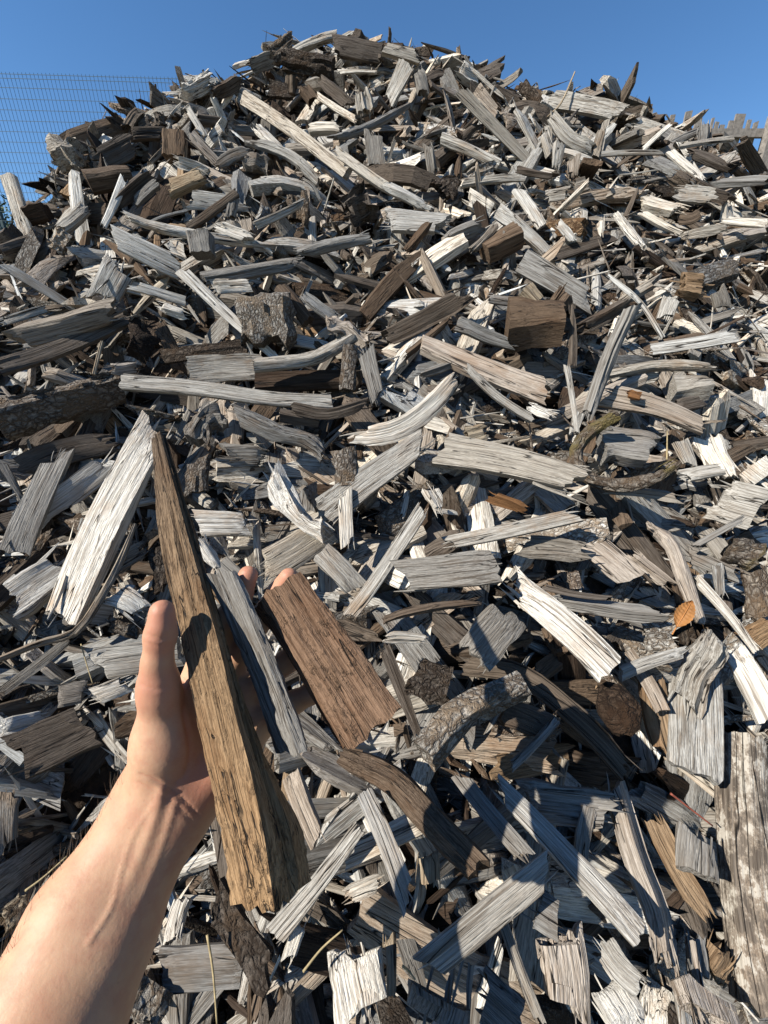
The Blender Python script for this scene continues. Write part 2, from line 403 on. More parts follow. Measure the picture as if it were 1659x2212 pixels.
# ------------------------------------------------------------------ the pieces that can be told apart, read off the photograph
# tile (two columns, four rows), centre line points, width | shape | tone | how far it lies on top (cm) | label
PIECES = """
0 28 735 125 1040 | 58 | plank | W | 3 | tall bleached stick standing upright at the pile's far left edge
0 72 752 225 765 | 24 | strip | D | 1 | dark bark strip pointing left from the knotty chunk towards the mesh fence
0 75 772 197 852 | 28 | strip | D | 2 | dark slanting strip running right from behind the upright far-left stick
0 120 925 210 915 | 75 | block | X | 1 | dark round-topped block just right of the upright far-left stick
0 225 690 350 650 | 105 | knot | L | 4 | thick knotty pale chunk jutting out on the left shoulder against the fence
0 385 700 480 665 600 600 | 75 | strip | D | 3 | dark curved slab right of the knotty chunk on the left shoulder
0 468 475 512 565 | 42 | stick | D | 4 | dark stub leaning left on the skyline before the mesh fence
0 605 480 545 570 | 40 | stick | D | 4 | dark stub leaning right on the skyline before the mesh fence
0 665 520 590 565 | 36 | stick | D | 2 | short dark stick low behind the right-leaning skyline stub
0 540 588 725 580 | 42 | stick | D | 4 | dark level stick under the two skyline stubs on the left
0 690 485 695 560 | 48 | knot | D | 2 | small dark knob on the left skyline beside a thin pale splinter
0 795 435 715 522 | 18 | shard | L | 5 | thin pale splinter slanting across the left skyline
0 765 425 925 330 | 62 | knot | W | 2 | crumbly sunlit chunk on the left rim of the pile
0 1000 270 925 400 | 42 | shard | W | 4 | pale pointed wedge on the left rim below the dark spike
0 1042 290 1050 145 | 46 | shard | D | 4 | dark pointed spike standing up on the left of the skyline
0 1060 300 1185 245 | 58 | split | G | 3 | grey slab on the rim right of the dark skyline spike
0 915 410 1045 340 | 50 | split | D | 3 | dark slab below the pale pointed wedge on the left rim
0 1243 100 1240 185 | 48 | block | D | 2 | dark knob at the very peak of the pile
0 1135 260 1285 165 | 62 | bark | K | 3 | barky grey chunk leaning just left of the peak
0 1290 145 1440 190 | 48 | board | D | 2 | dark slab right of the peak under the skyline
0 1265 228 1462 150 | 32 | stick | L | 4 | pale squared stick rising right just below the peak
0 1425 190 1655 232 | 72 | board | D | 3 | broad dark grey board lying level right below the peak
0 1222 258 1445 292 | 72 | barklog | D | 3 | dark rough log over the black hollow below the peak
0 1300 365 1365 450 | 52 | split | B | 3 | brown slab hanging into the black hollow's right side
0 1378 338 1532 465 | 44 | split | D | 4 | brownish stick falling right from the black hollow
0 1365 410 1545 522 | 24 | stick | W | 3 | thin white stick below the brownish stick near the black hollow
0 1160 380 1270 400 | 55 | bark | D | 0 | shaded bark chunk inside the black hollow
0 1040 415 1505 752 | 60 | plank | L | 6 | long pale plank running down right from under the black hollow
0 1058 610 1250 700 1388 792 | 40 | branch | L | 6 | long slightly bent grey stick beneath the long upper-left plank
0 1235 530 1287 628 | 20 | shard | G | 8 | small splinter lying across the long upper-left plank
0 1222 652 1362 650 | 46 | stick | K | 5 | short squared grooved stick crossing the long upper-left plank's lower side
0 1098 540 1222 655 | 55 | frag | W | 3 | crumbly bright chip left of the long upper-left plank
0 800 455 888 592 | 28 | strip | W | 4 | thin bright upright strip left of the black hollow
0 915 415 960 500 988 592 | 36 | branch | W | 4 | bent bright strip standing just left of the black hollow
0 850 515 995 535 | 32 | stick | D | 3 | short brown-grey stick level behind the bent bright strip
0 762 575 765 695 | 95 | block | B | 3 | dark brown square-cut block in the upper left slope
0 818 580 950 712 | 50 | board | P | 4 | pinkish pale chip beside the dark brown square-cut block
0 740 685 905 742 | 46 | split | W | 4 | white chip with a dark end below the square-cut brown block
0 928 722 1010 670 1095 652 | 48 | strip | G | 5 | smooth grey curved chip left of the bent grey stick
0 1045 690 1170 725 | 66 | knot | K | 3 | crinkled barky lump left of the bent grey stick
0 1440 645 1659 805 1870 910 | 42 | plank | W | 6 | bright white straight stick in the upper middle pointing down right
0 1190 690 1245 805 | 7 | branch | Y | 6 | fine pale twig hanging in the upper left slope
0 1300 768 1350 805 1386 868 | 14 | strip | W | 5 | thin curved white sliver below the bent grey stick
0 790 862 1080 885 | 78 | board | W | 3 | wide pale board lying level in the upper left slope
0 808 992 1030 830 | 32 | stick | D | 6 | dark stick lying diagonally across the wide pale board
0 708 832 892 752 | 62 | stick | Y | 4 | yellowish squared stick in the upper left slope
0 542 765 445 985 | 40 | plank | W | 4 | tall narrow white stick leaning right in the left slope
0 488 892 672 745 | 55 | split | D | 5 | dark split stick right of the tall narrow white stick
0 575 885 682 790 | 35 | stick | G | 4 | grey stick parallel below the dark split stick in the left slope
0 378 790 570 762 | 82 | block | B | 3 | thick brown-black block with an angular cut end in the left slope
0 285 885 345 790 | 72 | frag | T | 2 | rotten orange-brown chunk below the knotty left chunk
0 258 1000 375 888 | 46 | stick | L | 4 | pale striped stick below the rotten orange-brown chunk
0 520 925 650 970 820 1005 1110 1055 1190 1105 | 38 | branch | W | 7 | long wavy white branch stretching across the upper left slope
0 455 1008 790 1170 | 88 | plank | W | 6 | broad white plank slanting down right at the left middle
0 775 1160 990 1370 1210 1565 | 52 | plank | W | 5 | long narrow white stick continuing down right below the broad white plank
0 225 1015 315 1085 | 92 | bark | W | 4 | bright crumbly bark lump near the left edge
0 0 1085 150 1032 | 40 | round | D | 3 | dark round stick at the left edge below the upright stick
0 -20 1060 65 1010 | 70 | block | D | 2 | dark cut stub at the left edge below the bush
0 865 1010 880 1108 | 92 | block | G | 6 | small dark grey upright block above the broad white plank
0 920 972 1095 1042 | 52 | frag | W | 4 | jagged white chip above the long wavy branch's right end
0 1035 930 1072 1035 | 80 | frag | P | 3 | upright jagged pale chip below the wide pale board
0 1010 848 990 965 | 45 | stick | G | 5 | short dark grey stick upright by the wide pale board's right end
0 1100 975 1325 868 | 30 | stick | L | 6 | pale stick rising right from the long wavy branch
0 1285 815 1290 1000 | 88 | bark | K | 3 | upright blocky bark chunk left of the swirling root knot
0 1475 960 1560 900 1640 870 | 125 | knot | D | 4 | dark swirling root knot in the upper middle
0 1270 1092 1440 1060 1605 1030 | 46 | branch | G | 5 | long grey stick lying level below the swirling root knot
0 1560 370 1590 515 | 70 | frag | L | 4 | upright ragged pale chip right of the black hollow
0 1608 558 1635 755 | 70 | board | G | 4 | upright flat grey board left of the broad leaf-shaped chip
0 1415 605 1560 560 1770 455 | 34 | branch | G | 6 | long bent grey stick rising right in the upper middle
0 1335 560 1480 558 | 38 | stick | W | 4 | short white stick left of the long bent grey stick
0 1455 310 1632 310 | 15 | stick | W | 5 | thin level white stick under the broad dark crest board
1 85 182 140 92 | 20 | shard | G | 3 | grey splinter pointing up right on the skyline past the peak
1 110 225 195 185 | 44 | split | G | 2 | grey chip on the crest behind the smooth dark slab
1 162 258 230 222 302 222 | 54 | strip | D | 4 | smooth dark grey curved slab on the crest
1 267 210 265 160 | 12 | shard | X | 2 | tiny black spike on the crest
1 312 215 425 290 | 76 | frag | W | 3 | bright broken chunk on the crest right of the smooth dark slab
1 -10 212 162 256 | 40 | stick | L | 4 | pale stick running under the crest to the smooth dark slab
1 100 270 15 460 | 68 | board | L | 6 | broad pale leaf-shaped chip standing in the upper middle
1 145 295 175 432 | 46 | stick | G | 5 | upright grey grooved stick right of the broad leaf-shaped chip
1 318 382 480 555 655 728 | 42 | plank | L | 7 | long pale plank falling right in the upper middle of the slope
1 388 385 492 505 | 58 | board | P | 5 | pinkish board beside the top of the long upper-middle plank
1 380 300 530 432 | 14 | strip | W | 5 | thin white sliver above the pinkish board
1 460 258 605 340 | 52 | split | D | 3 | dark chunk on the crest left of the bright right crest slab
1 595 290 795 375 | 58 | frag | W | 4 | bright white broken slab on the right crest
1 598 365 682 472 | 44 | barklog | D | 4 | dark rough bark stub below the bright right crest slab
1 827 305 765 445 700 510 | 8 | branch | Y | 7 | thin pale twig arching before the right crest
1 818 408 1042 318 | 50 | shard | D | 5 | dark striped splint pointing up right on the right skyline
1 1010 345 1200 390 | 40 | shard | D | 3 | dark splinter lying along the right skyline
1 1100 352 1378 432 | 48 | plank | W | 4 | pale striped stick on the right skyline shoulder
1 690 428 1045 492 | 62 | plank | L | 4 | long pale striped plank level below the right crest
1 1050 418 1265 525 | 36 | stick | G | 5 | grey stick slanting down right below the right skyline
1 1250 512 1418 442 | 30 | stick | G | 4 | grey stick pointing up right at the right shoulder
1 1395 450 1390 600 | 74 | shard | G | 4 | pointed grey slab standing on the right shoulder
1 1268 637 1508 600 | 30 | plank | L | 5 | pale stick jutting right from the right shoulder
1 1300 648 1510 735 | 42 | split | D | 4 | dark piece under the pale jutting stick on the right
1 1550 590 1665 745 | 62 | split | D | 3 | dark slab falling right at the right edge by the wooden fence
1 572 468 678 675 | 46 | plank | W | 5 | tall white stick leaning left in the upper right slope
1 690 555 720 685 | 36 | stick | L | 4 | short upright pale stick right of the tall white leaning stick
1 715 505 800 610 905 650 | 55 | branch | L | 5 | thick bent pale piece in the upper right slope
1 905 695 945 540 | 42 | stick | K | 6 | upright grey stub at the bent pale piece's right end
1 755 625 742 742 | 46 | stick | L | 4 | small upright pale stub under the bent pale piece
1 822 668 815 772 | 56 | board | P | 4 | short pale upright board under the upright grey stub
1 930 667 1212 660 | 18 | stick | L | 5 | thin level pale stick in the upper right slope
1 1112 652 1242 535 | 20 | stick | W | 6 | thin white stick rising right below the right shoulder
1 1228 650 1385 785 | 34 | plank | W | 5 | white squared stick slanting down right below the right shoulder
1 245 598 370 645 502 712 | 42 | round | W | 6 | rounded pale stick left of the long upper-middle plank
1 330 605 425 525 | 42 | shard | D | 5 | dark triangular chip over the long upper-middle plank's middle
1 190 612 215 775 | 42 | stick | G | 5 | upright grey stick in the upper middle below the leaf-shaped chip
1 225 700 300 640 | 60 | block | D | 2 | dark little block right of the upright grey stick
1 318 775 335 650 | 34 | shard | B | 6 | brown upright shard below the rounded pale stick
1 360 780 505 722 | 74 | bark | W | 4 | pale flaky bark chip below the rounded pale stick
1 328 797 618 768 | 32 | stick | L | 6 | level pale stick in the upper middle below the flaky bark chip
1 568 728 765 762 | 32 | split | D | 5 | dark pointed chip at the foot of the long upper-middle plank
1 690 852 805 832 | 46 | board | L | 4 | short pale board level right of the upright pale plank
1 808 815 892 790 | 60 | board | G | 4 | small dark grey board level in the upper right slope
1 568 815 682 985 | 48 | plank | W | 5 | upright white plank in the middle of the upper slope
1 348 845 472 925 | 62 | plank | W | 5 | thick pale chip with a dark cut end right of the curled bark
1 -20 785 215 905 | 46 | split | W | 6 | stout white cracked stick left of the curled dark bark
1 215 845 280 800 335 830 | 95 | bark | D | 4 | curled dark bark piece in the middle of the upper slope
1 -10 950 300 972 | 98 | board | L | 4 | broad cracked pale plank lying level in the upper middle
1 90 1092 208 950 | 40 | split | B | 6 | brown stick rising across the broad cracked pale plank
1 245 1050 440 968 | 62 | split | G | 4 | grey split chip right of the broad cracked pale plank
1 365 1095 492 965 | 34 | stick | K | 5 | grooved grey stick left of the brown block in the middle
1 430 1095 585 1010 | 100 | block | B | 4 | dark brown cut block leaning in the middle of the slope
1 575 995 608 918 | 36 | stick | D | 6 | short dark stub standing above the dark brown leaning block
1 485 908 600 1000 720 1110 | 55 | plank | W | 5 | long pale plank right of the dark brown leaning block
1 1090 855 1312 915 | 62 | frag | W | 5 | jagged bright slab in the right slope
1 1240 830 1450 845 | 62 | strip | L | 4 | flaky pale slab in the right slope below the white squared stick
1 1230 745 1335 805 | 62 | split | D | 4 | dark triangular chunk below the white squared stick
1 1330 790 1520 875 | 52 | split | D | 3 | dark slab in the far right slope
1 1395 795 1665 778 | 40 | split | G | 5 | long level dark grey stick at the right edge
1 1100 912 1285 1012 | 28 | stick | W | 5 | narrow white stick under the jagged bright slab
1 1255 950 1330 940 1385 905 | 48 | strip | B | 4 | brown shaded curl in the far right slope
1 1275 1022 1495 982 | 46 | split | L | 4 | pale level stick below the brown shaded curl
1 1450 948 1665 965 | 30 | stick | W | 4 | white level stick at the right edge below the dark slab
1 1000 920 1060 1000 1130 1085 | 36 | branch | W | 4 | bent white strip in the right slope
1 935 935 940 1030 | 34 | shard | W | 4 | little white hooked splinter left of the bent white strip
1 745 955 830 1050 | 34 | strip | W | 3 | thin pale chip leaning right of the long pale plank
2 -10 25 345 240 | 42 | plank | L | 6 | long straight pale stick slanting down from the left edge
2 535 15 430 215 | 112 | board | L | 4 | wide grey grooved board standing at the left middle
2 548 120 805 198 | 42 | plank | W | 6 | short white level stick below the wide grey grooved board
2 -20 365 290 300 560 212 | 105 | split | K | 5 | big split log rising right from the left edge
2 -10 490 250 400 558 265 | 66 | layer | D | 4 | splintery dark log under the big split log
2 -10 292 205 225 | 36 | strip | L | 5 | thin pale strip above the big split log at the left edge
2 675 212 825 265 | 48 | split | W | 5 | white pointed chip above the dark cavity left of centre
2 1150 132 1155 400 | 225 | bark | L | 6 | large square slab of rough grey bark left of centre
2 1215 135 1335 290 | 62 | round | B | 3 | brown round stub behind the rough bark slab
2 1305 165 1465 280 | 55 | frag | G | 4 | forked jagged grey chip right of the rough bark slab
2 858 98 1100 55 1335 15 | 62 | split | G | 5 | long thick grey stick lying level above the rough bark slab
2 905 135 1090 128 | 54 | plank | W | 5 | short white board under the long thick grey stick
2 805 498 1145 482 | 108 | board | L | 4 | pale board with fine level grain above the long level pole
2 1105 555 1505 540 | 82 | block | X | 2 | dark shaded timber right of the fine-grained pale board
2 1090 478 1330 455 1450 400 1535 345 | 66 | branch | L | 7 | swooping curved grey piece left of centre
2 1405 295 1500 310 1595 385 | 78 | knot | P | 6 | crumbly pale knob at the swooping curved piece's tip
2 1512 385 1500 585 | 62 | barklog | K | 7 | scaly cone-shaped bark stub hanging near the centre
2 1575 385 1640 640 | 74 | board | G | 6 | smooth grey upright board right of the scaly bark stub
2 525 545 860 575 1150 615 1450 632 | 68 | plank | L | 9 | long pale pole lying level across the left middle
2 -20 720 250 650 530 570 | 165 | barklog | K | 5 | huge dark log with rough bark at the left edge
2 1245 650 1420 680 1610 625 | 52 | strip | D | 8 | dark upturned curved strip below the long level pole
2 1208 685 1380 712 | 58 | block | D | 6 | small dark block under the dark upturned strip
2 975 662 1180 760 1330 800 1420 870 | 72 | branch | G | 8 | twisted grey branch bending down right near the centre
2 835 810 900 710 1000 690 | 112 | knot | G | 7 | curled weathered hook at the twisted branch's left end
2 928 845 1165 855 | 95 | split | G | 6 | angular grey wedge below the curled weathered hook
2 1480 790 1700 745 1860 640 1975 520 | 92 | strip | W | 9 | big pale banana-shaped slab curving up right at the centre
2 1390 1115 1600 960 1865 775 | 128 | board | L | 8 | smooth straight grey board rising right at the centre
2 1165 890 1220 1010 1300 1130 1440 1215 | 88 | knot | W | 10 | knobbly pale branch bending down right at the centre
2 1490 835 1505 1010 | 108 | barklog | K | 9 | rough bark-covered stub beside the knobbly pale branch
2 1490 1000 1500 1270 | 62 | plank | W | 9 | short pale squared stick hanging under the bark-covered stub
2 870 850 840 1060 | 95 | bark | K | 4 | fibrous bark-ended piece right of the long held stick's tip
2 690 690 480 1120 260 1600 | 165 | plank | W | 8 | big white flaking plank leaning at the left
2 275 820 130 1130 60 1290 | 105 | board | G | 7 | splintered grey board leaning left of the big flaking plank
2 -10 860 115 1085 | 34 | stick | G | 5 | narrow grey stick at the left edge above the splintered board
2 60 930 280 850 520 800 | 95 | strip | D | 4 | dark curved slab left of the big flaking plank's top
2 100 1160 330 1020 530 860 | 95 | layer | L | 5 | pale grooved board rising right behind the big flaking plank
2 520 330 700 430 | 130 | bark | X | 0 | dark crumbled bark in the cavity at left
2 455 490 610 468 | 62 | split | P | 4 | small pale chip above the long level pole at left
2 405 515 442 368 | 14 | stick | Y | 7 | yellow straw-like sliver standing at left above the huge dark log
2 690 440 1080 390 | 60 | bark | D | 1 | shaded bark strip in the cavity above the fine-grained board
3 -10 360 200 250 395 150 | 92 | split | D | 6 | long dark split log rising right in the middle
3 78 442 190 350 295 268 | 32 | branch | B | 7 | brown stick rising right below the long dark split log
3 148 512 348 440 | 48 | split | G | 7 | grey wedge chip over the big brownish board's left end
3 305 285 440 350 582 395 | 64 | layer | G | 6 | grey chip with curly grain above the big brownish board
3 140 370 430 490 725 595 | 112 | board | P | 5 | big brownish-grey board slanting down right in the middle
3 525 300 775 290 | 175 | block | B | 5 | thick cut block with tan top and dark brown face
3 715 275 800 140 | 82 | split | B | 6 | brown wedge standing on the thick cut block
3 605 145 660 205 | 58 | block | Y | 5 | small tan knob on the thick cut block's top edge
3 435 180 725 190 | 46 | split | G | 3 | grey stick level behind the thick cut block
3 828 325 1075 185 | 58 | split | D | 6 | dark stick rising right of the thick cut block
3 1090 195 985 370 915 540 875 715 | 56 | branch | G | 9 | tall curved grey strip standing right of the thick cut block
3 812 485 812 200 | 34 | shard | D | 7 | tall dark pointed splinter below the thick cut block's right side
3 788 468 808 620 835 775 | 28 | stick | L | 8 | upright thin grey stick below the tall dark pointed splinter
3 590 20 800 150 925 225 | 88 | plank | G | 4 | broad grey stick slanting down right above the dark rising stick
3 960 78 1110 200 1205 355 | 18 | strip | W | 6 | thin white bent sliver in the right slope
3 1258 118 1395 140 | 112 | frag | T | 5 | orange-tan broken chunk in the right slope
3 1205 285 1245 175 | 62 | board | L | 4 | short pale board leaning left of the orange-tan chunk
3 1435 125 1470 245 | 66 | board | G | 5 | short grey board below the orange-tan chunk's right side
3 1145 405 1350 375 1535 340 | 52 | plank | L | 6 | long pale stick rising slightly right in the right slope
3 955 515 1200 470 1445 482 | 48 | branch | L | 5 | gently bowed pale strip under the long pale stick at right
3 935 598 1160 650 1385 740 | 98 | board | P | 7 | flaky grey plank with an orange upper tip at right
3 1040 592 1130 615 | 38 | frag | O | 9 | orange rotten flake on the flaky grey plank
3 1225 668 1405 618 | 64 | layer | D | 6 | dark ribbed chip crossing the flaky grey plank
3 1235 570 1395 575 | 105 | block | L | 4 | pale wedge-shaped chunk above the dark ribbed chip
3 915 800 1060 820 1205 850 | 165 | layer | G | 6 | deeply layered grey chunk inside the mossy curved bark
3 1015 680 900 760 845 850 900 940 1040 975 1180 945 1275 885 | 58 | branch | K | 8 | mossy hoop of bark curving round the layered chunk
3 1275 795 1335 925 | 74 | board | L | 5 | pale upright board right of the layered chunk
3 1265 955 1475 918 | 52 | stick | L | 7 | short pale stick pointing right from the mossy hoop
3 1400 1040 1680 1120 | 175 | board | L | 8 | wide grey board cut off by the right edge
3 215 830 560 900 890 985 | 165 | board | L | 10 | widest grey board lying level at the centre
3 345 470 500 600 650 715 | 34 | stick | L | 7 | thin pale stick slanting below the big brownish board
3 615 640 745 702 | 42 | frag | W | 5 | white ragged chip below the big brownish board's end
3 330 790 455 755 | 82 | frag | Y | 4 | tan flaky chip above the widest grey board
3 945 1000 1130 1030 1315 1055 | 52 | split | G | 6 | dark grey stick under the mossy hoop of bark
3 438 1035 625 1105 | 54 | split | O | 5 | orange-brown chip under the widest grey board
3 185 985 255 1115 | 74 | shard | W | 5 | small white wedge below the widest grey board's left end
3 1385 775 1490 965 | 112 | layer | W | 4 | ribbed white board standing at the right
3 1545 890 1670 985 | 125 | frag | W | 4 | chalky white slab at the right edge above the wide grey board
4 -10 430 160 310 330 190 | 185 | layer | L | 5 | wide deeply grooved board at the left edge below the big flaking plank
4 -10 640 180 560 330 510 440 350 520 200 585 50 | 32 | branch | K | 10 | thin crooked root winding past the big flaking plank's foot
4 -10 790 160 660 340 520 | 40 | strip | G | 7 | long narrow strip below the crooked root at left
4 470 345 560 380 645 440 | 118 | board | W | 7 | pale curved chip just left of the raised thumb
4 445 475 620 520 | 62 | bark | K | 4 | barky chip below the pale chip by the thumb
4 360 665 790 600 | 135 | board | L | 5 | wide pale board behind the thumb's base
4 385 805 570 735 | 72 | plank | W | 7 | short pale stick left of the palm
4 245 795 390 770 | 92 | board | K | 4 | small brownish-grey board left of the palm
4 -10 945 220 885 | 72 | layer | W | 6 | jagged white chip at the left edge above the dark slab
4 -10 1085 200 1005 440 895 | 195 | board | D | 8 | big dark purplish slab at the left edge beside the wrist
4 825 48 1105 55 | 105 | plank | W | 6 | thick pale chip right of the long held stick
4 850 105 975 275 | 66 | shard | W | 7 | pale pointed chip above the index fingertip
4 935 195 1055 310 | 72 | board | G | 5 | shaded grey board behind the index fingertip
4 1085 280 1250 180 1425 65 | 135 | board | L | 6 | pale cracked board above the middle fingertip
4 1385 165 1560 345 | 92 | board | L | 7 | short pale board above the held brown block
4 1500 462 1600 330 1760 90 1835 -30 | 62 | board | L | 10 | tapering grey slat standing right of the held brown block
4 680 150 725 360 | 85 | bark | D | 4 | dark shaded piece above the thumb tip
4 470 250 650 140 | 80 | layer | G | 4 | splintery grey bundle left of the held stick
5 30 275 270 255 512 230 | 140 | plank | G | 9 | stout grey deeply grooved plank right of the held brown block
5 248 140 550 80 855 10 | 62 | plank | L | 8 | long smooth grey stick rising right below the widest board
5 545 145 900 175 | 98 | strip | G | 7 | ragged grey chip under the long smooth grey stick
5 765 55 930 170 1100 310 | 112 | board | P | 6 | brownish-grey plank with bark at its lower end
5 1058 170 1255 332 | 54 | split | P | 7 | short pale chip right of the bark-ended plank
5 1125 55 1240 130 1300 270 1370 485 | 58 | branch | P | 9 | fibrous pale branch bending downward at the right
5 1285 170 1560 290 | 72 | board | G | 5 | smooth grey board slanting behind the fibrous branch
5 1438 215 1455 375 | 38 | stick | L | 7 | short upright stick at right beside the fibrous branch
5 1340 280 1480 440 1610 605 | 42 | plank | W | 8 | straight white stick slanting to the right edge
5 1505 585 1590 740 1680 920 | 98 | plank | W | 7 | broad white stick running off the right edge
5 -10 470 130 430 425 388 | 42 | branch | B | 9 | dark brown bent stick below the stout grooved plank
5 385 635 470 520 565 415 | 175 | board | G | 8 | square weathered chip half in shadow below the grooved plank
5 530 295 770 480 985 690 | 135 | plank | W | 10 | long broad bleached plank slanting down right
5 715 375 980 425 1252 450 | 76 | split | G | 8 | dark grey stick level right of the broad bleached plank
5 680 322 990 375 | 26 | stick | D | 9 | thin dark stick just above the level dark grey stick
5 1085 520 1290 560 | 120 | bark | W | 6 | pale bark chip left of the dry leaf
5 1010 705 1160 650 1325 598 | 46 | stick | L | 10 | grey stick joining the bleached plank to the knotted piece
5 1290 890 1330 730 1400 620 1440 500 | 125 | knot | L | 10 | wavy knotted piece with swirling grain at right
5 1340 680 1335 900 1340 1150 | 190 | board | L | 7 | flat grey plank pointing down under the knotted piece
5 1045 600 1130 720 1205 865 | 56 | plank | P | 7 | pinkish stick left of the flat grey plank
5 920 850 1105 850 | 205 | lump | X | 9 | round dark fuzzy brown bark lump
5 1160 700 1165 880 1230 1100 | 105 | strip | T | 5 | tan curved bark strip below the pinkish stick
5 1550 570 1680 490 | 95 | plank | T | 6 | tan stick end at the right edge
5 90 690 340 790 | 165 | bark | D | 6 | brown felted bark chip below the held block
5 170 1065 350 880 600 745 | 140 | barklog | L | 11 | thick blocky-barked log piece in the lower middle
5 -10 560 60 750 150 970 | 58 | layer | D | 5 | fibrous dark strip beside the held block's end
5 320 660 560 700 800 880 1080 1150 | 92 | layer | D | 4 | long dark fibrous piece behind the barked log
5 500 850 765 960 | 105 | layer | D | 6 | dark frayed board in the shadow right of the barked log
5 540 1110 750 895 | 34 | stick | G | 8 | thin grey stick rising right in the shadow
5 -10 545 190 552 | 46 | frag | W | 8 | small white splintered chip right of the held block
5 1475 150 1620 200 | 125 | barklog | K | 7 | mossy rounded bark piece at the right edge
5 1590 220 1625 480 | 84 | bark | K | 6 | pale bark strip standing at the right edge
5 1330 155 1440 100 1565 20 | 26 | stick | G | 10 | thin grey stick lying across at the right edge
5 780 300 870 290 | 82 | bark | P | 6 | small pinkish bark chip above the level dark grey stick
6 35 80 20 390 | 74 | plank | L | 6 | pale upright board at the left edge below the dark slab
6 795 555 725 800 | 78 | layer | W | 6 | pale ragged stick right of the forearm
6 670 870 1065 850 | 135 | board | G | 7 | grey level board right of the forearm near the bottom
6 700 870 560 1130 | 205 | bark | L | 9 | large pale bark slab at the bottom beside the forearm
6 905 540 1060 740 1200 960 | 125 | bark | D | 8 | dark rough bark strip under the long held stick's end
6 1175 735 1360 520 1560 250 | 88 | plank | L | 8 | pale straight board rising right under the held stick's end
6 1235 855 1310 640 | 55 | stick | W | 7 | small white stick below the pale straight board
6 1515 720 1580 1140 | 225 | plank | W | 8 | wide pale deeply ribbed board at the bottom
6 1255 20 1380 335 | 82 | plank | P | 7 | pale pinkish stick between held block and long held stick
6 -20 700 130 570 | 105 | bark | Y | 5 | cream bark chip at the left edge below the forearm
6 1475 560 1670 480 | 66 | frag | W | 7 | small ragged white chip left of the crossing boards
7 -200 -60 30 20 210 200 430 460 | 112 | branch | B | 10 | muddy brown branch slanting down right below the held block
7 -90 100 10 330 125 625 | 84 | plank | L | 10 | pale board slanting down beside the muddy brown branch
7 -180 390 30 290 220 200 | 92 | plank | W | 7 | white board passing under the muddy brown branch
7 310 10 470 210 640 410 | 72 | plank | G | 9 | narrow grey board parallel left of the long shadowed board
7 465 50 790 390 1115 735 | 94 | plank | L | 12 | long grey board half in shadow at lower right
7 150 890 430 650 740 410 | 112 | board | L | 14 | grey board crossing under the shadow at the bottom
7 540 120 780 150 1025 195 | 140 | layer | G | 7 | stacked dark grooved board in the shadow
7 845 440 885 165 | 56 | layer | G | 9 | short upright grooved stick in the shadow
7 990 10 1080 350 1180 620 1225 870 | 115 | split | P | 9 | long split log running down at lower right
7 740 640 780 860 800 1140 | 225 | plank | P | 8 | broad ribbed tan-white board standing at the bottom
7 640 590 780 680 | 135 | board | G | 11 | small flat triangular chip on the broad ribbed board
7 250 940 215 1140 | 255 | plank | G | 10 | broad bluish-grey block end at the bottom edge
7 395 940 600 1130 | 165 | board | G | 8 | shaded grey slab right of the bluish block end
7 505 640 590 880 690 1130 | 48 | stick | G | 9 | thin grey stick running down in the bottom shadow
7 960 930 1080 1140 | 165 | plank | W | 9 | bright ribbed board at the bottom right of the broad ribbed board
7 915 720 1020 860 1160 980 | 95 | strip | L | 10 | pale curved chip above the bright ribbed bottom board
7 1360 930 1420 1140 | 220 | plank | P | 9 | ribbed squared block at the bottom right
7 1530 -150 1570 250 1600 620 1680 1120 | 205 | round | K | 6 | huge mottled log down the right edge
7 1340 260 1350 470 | 135 | board | G | 8 | square grey chip left of the huge mottled log
7 1155 200 1270 430 1420 670 | 84 | strip | T | 6 | tan flaky strip left of the huge mottled log
7 190 350 200 510 | 90 | plank | Y | 6 | short pale tan block below the muddy brown branch
7 20 690 30 1000 | 62 | layer | Y | 6 | tan ribbed stick left of the crossing grey board
7 1400 920 1480 770 | 105 | split | T | 6 | tan triangular chip above the ribbed squared block
7 1340 690 1360 940 | 70 | layer | G | 6 | shaded grey stick left of the tan triangular chip
"""
CAT = {'board': ('wood_board', 'board'), 'plank': ('wood_plank', 'plank'), 'stick': ('wood_stick', 'stick'), 'split': ('split_wood', 'split wood'),
       'block': ('wood_block', 'wood block'), 'bark': ('bark_piece', 'bark'), 'shard': ('wood_splinter', 'splinter'), 'round': ('wood_stick', 'stick'),
       'knot': ('wood_knot', 'wood knot'), 'barklog': ('bark_log', 'log'), 'branch': ('branch', 'branch'), 'frag': ('wood_chip', 'wood chip'),
       'strip': ('wood_strip', 'wood strip'), 'layer': ('grooved_wood', 'wood'), 'lump': ('bark_lump', 'bark')}
TRACED = []      # (points, width) of what has been laid, so that the filling keeps clear
seen_labels = set()
def tile(q, x, y): return 829.5*(q % 2)+x*.5, 553*(q//2)+y*.5
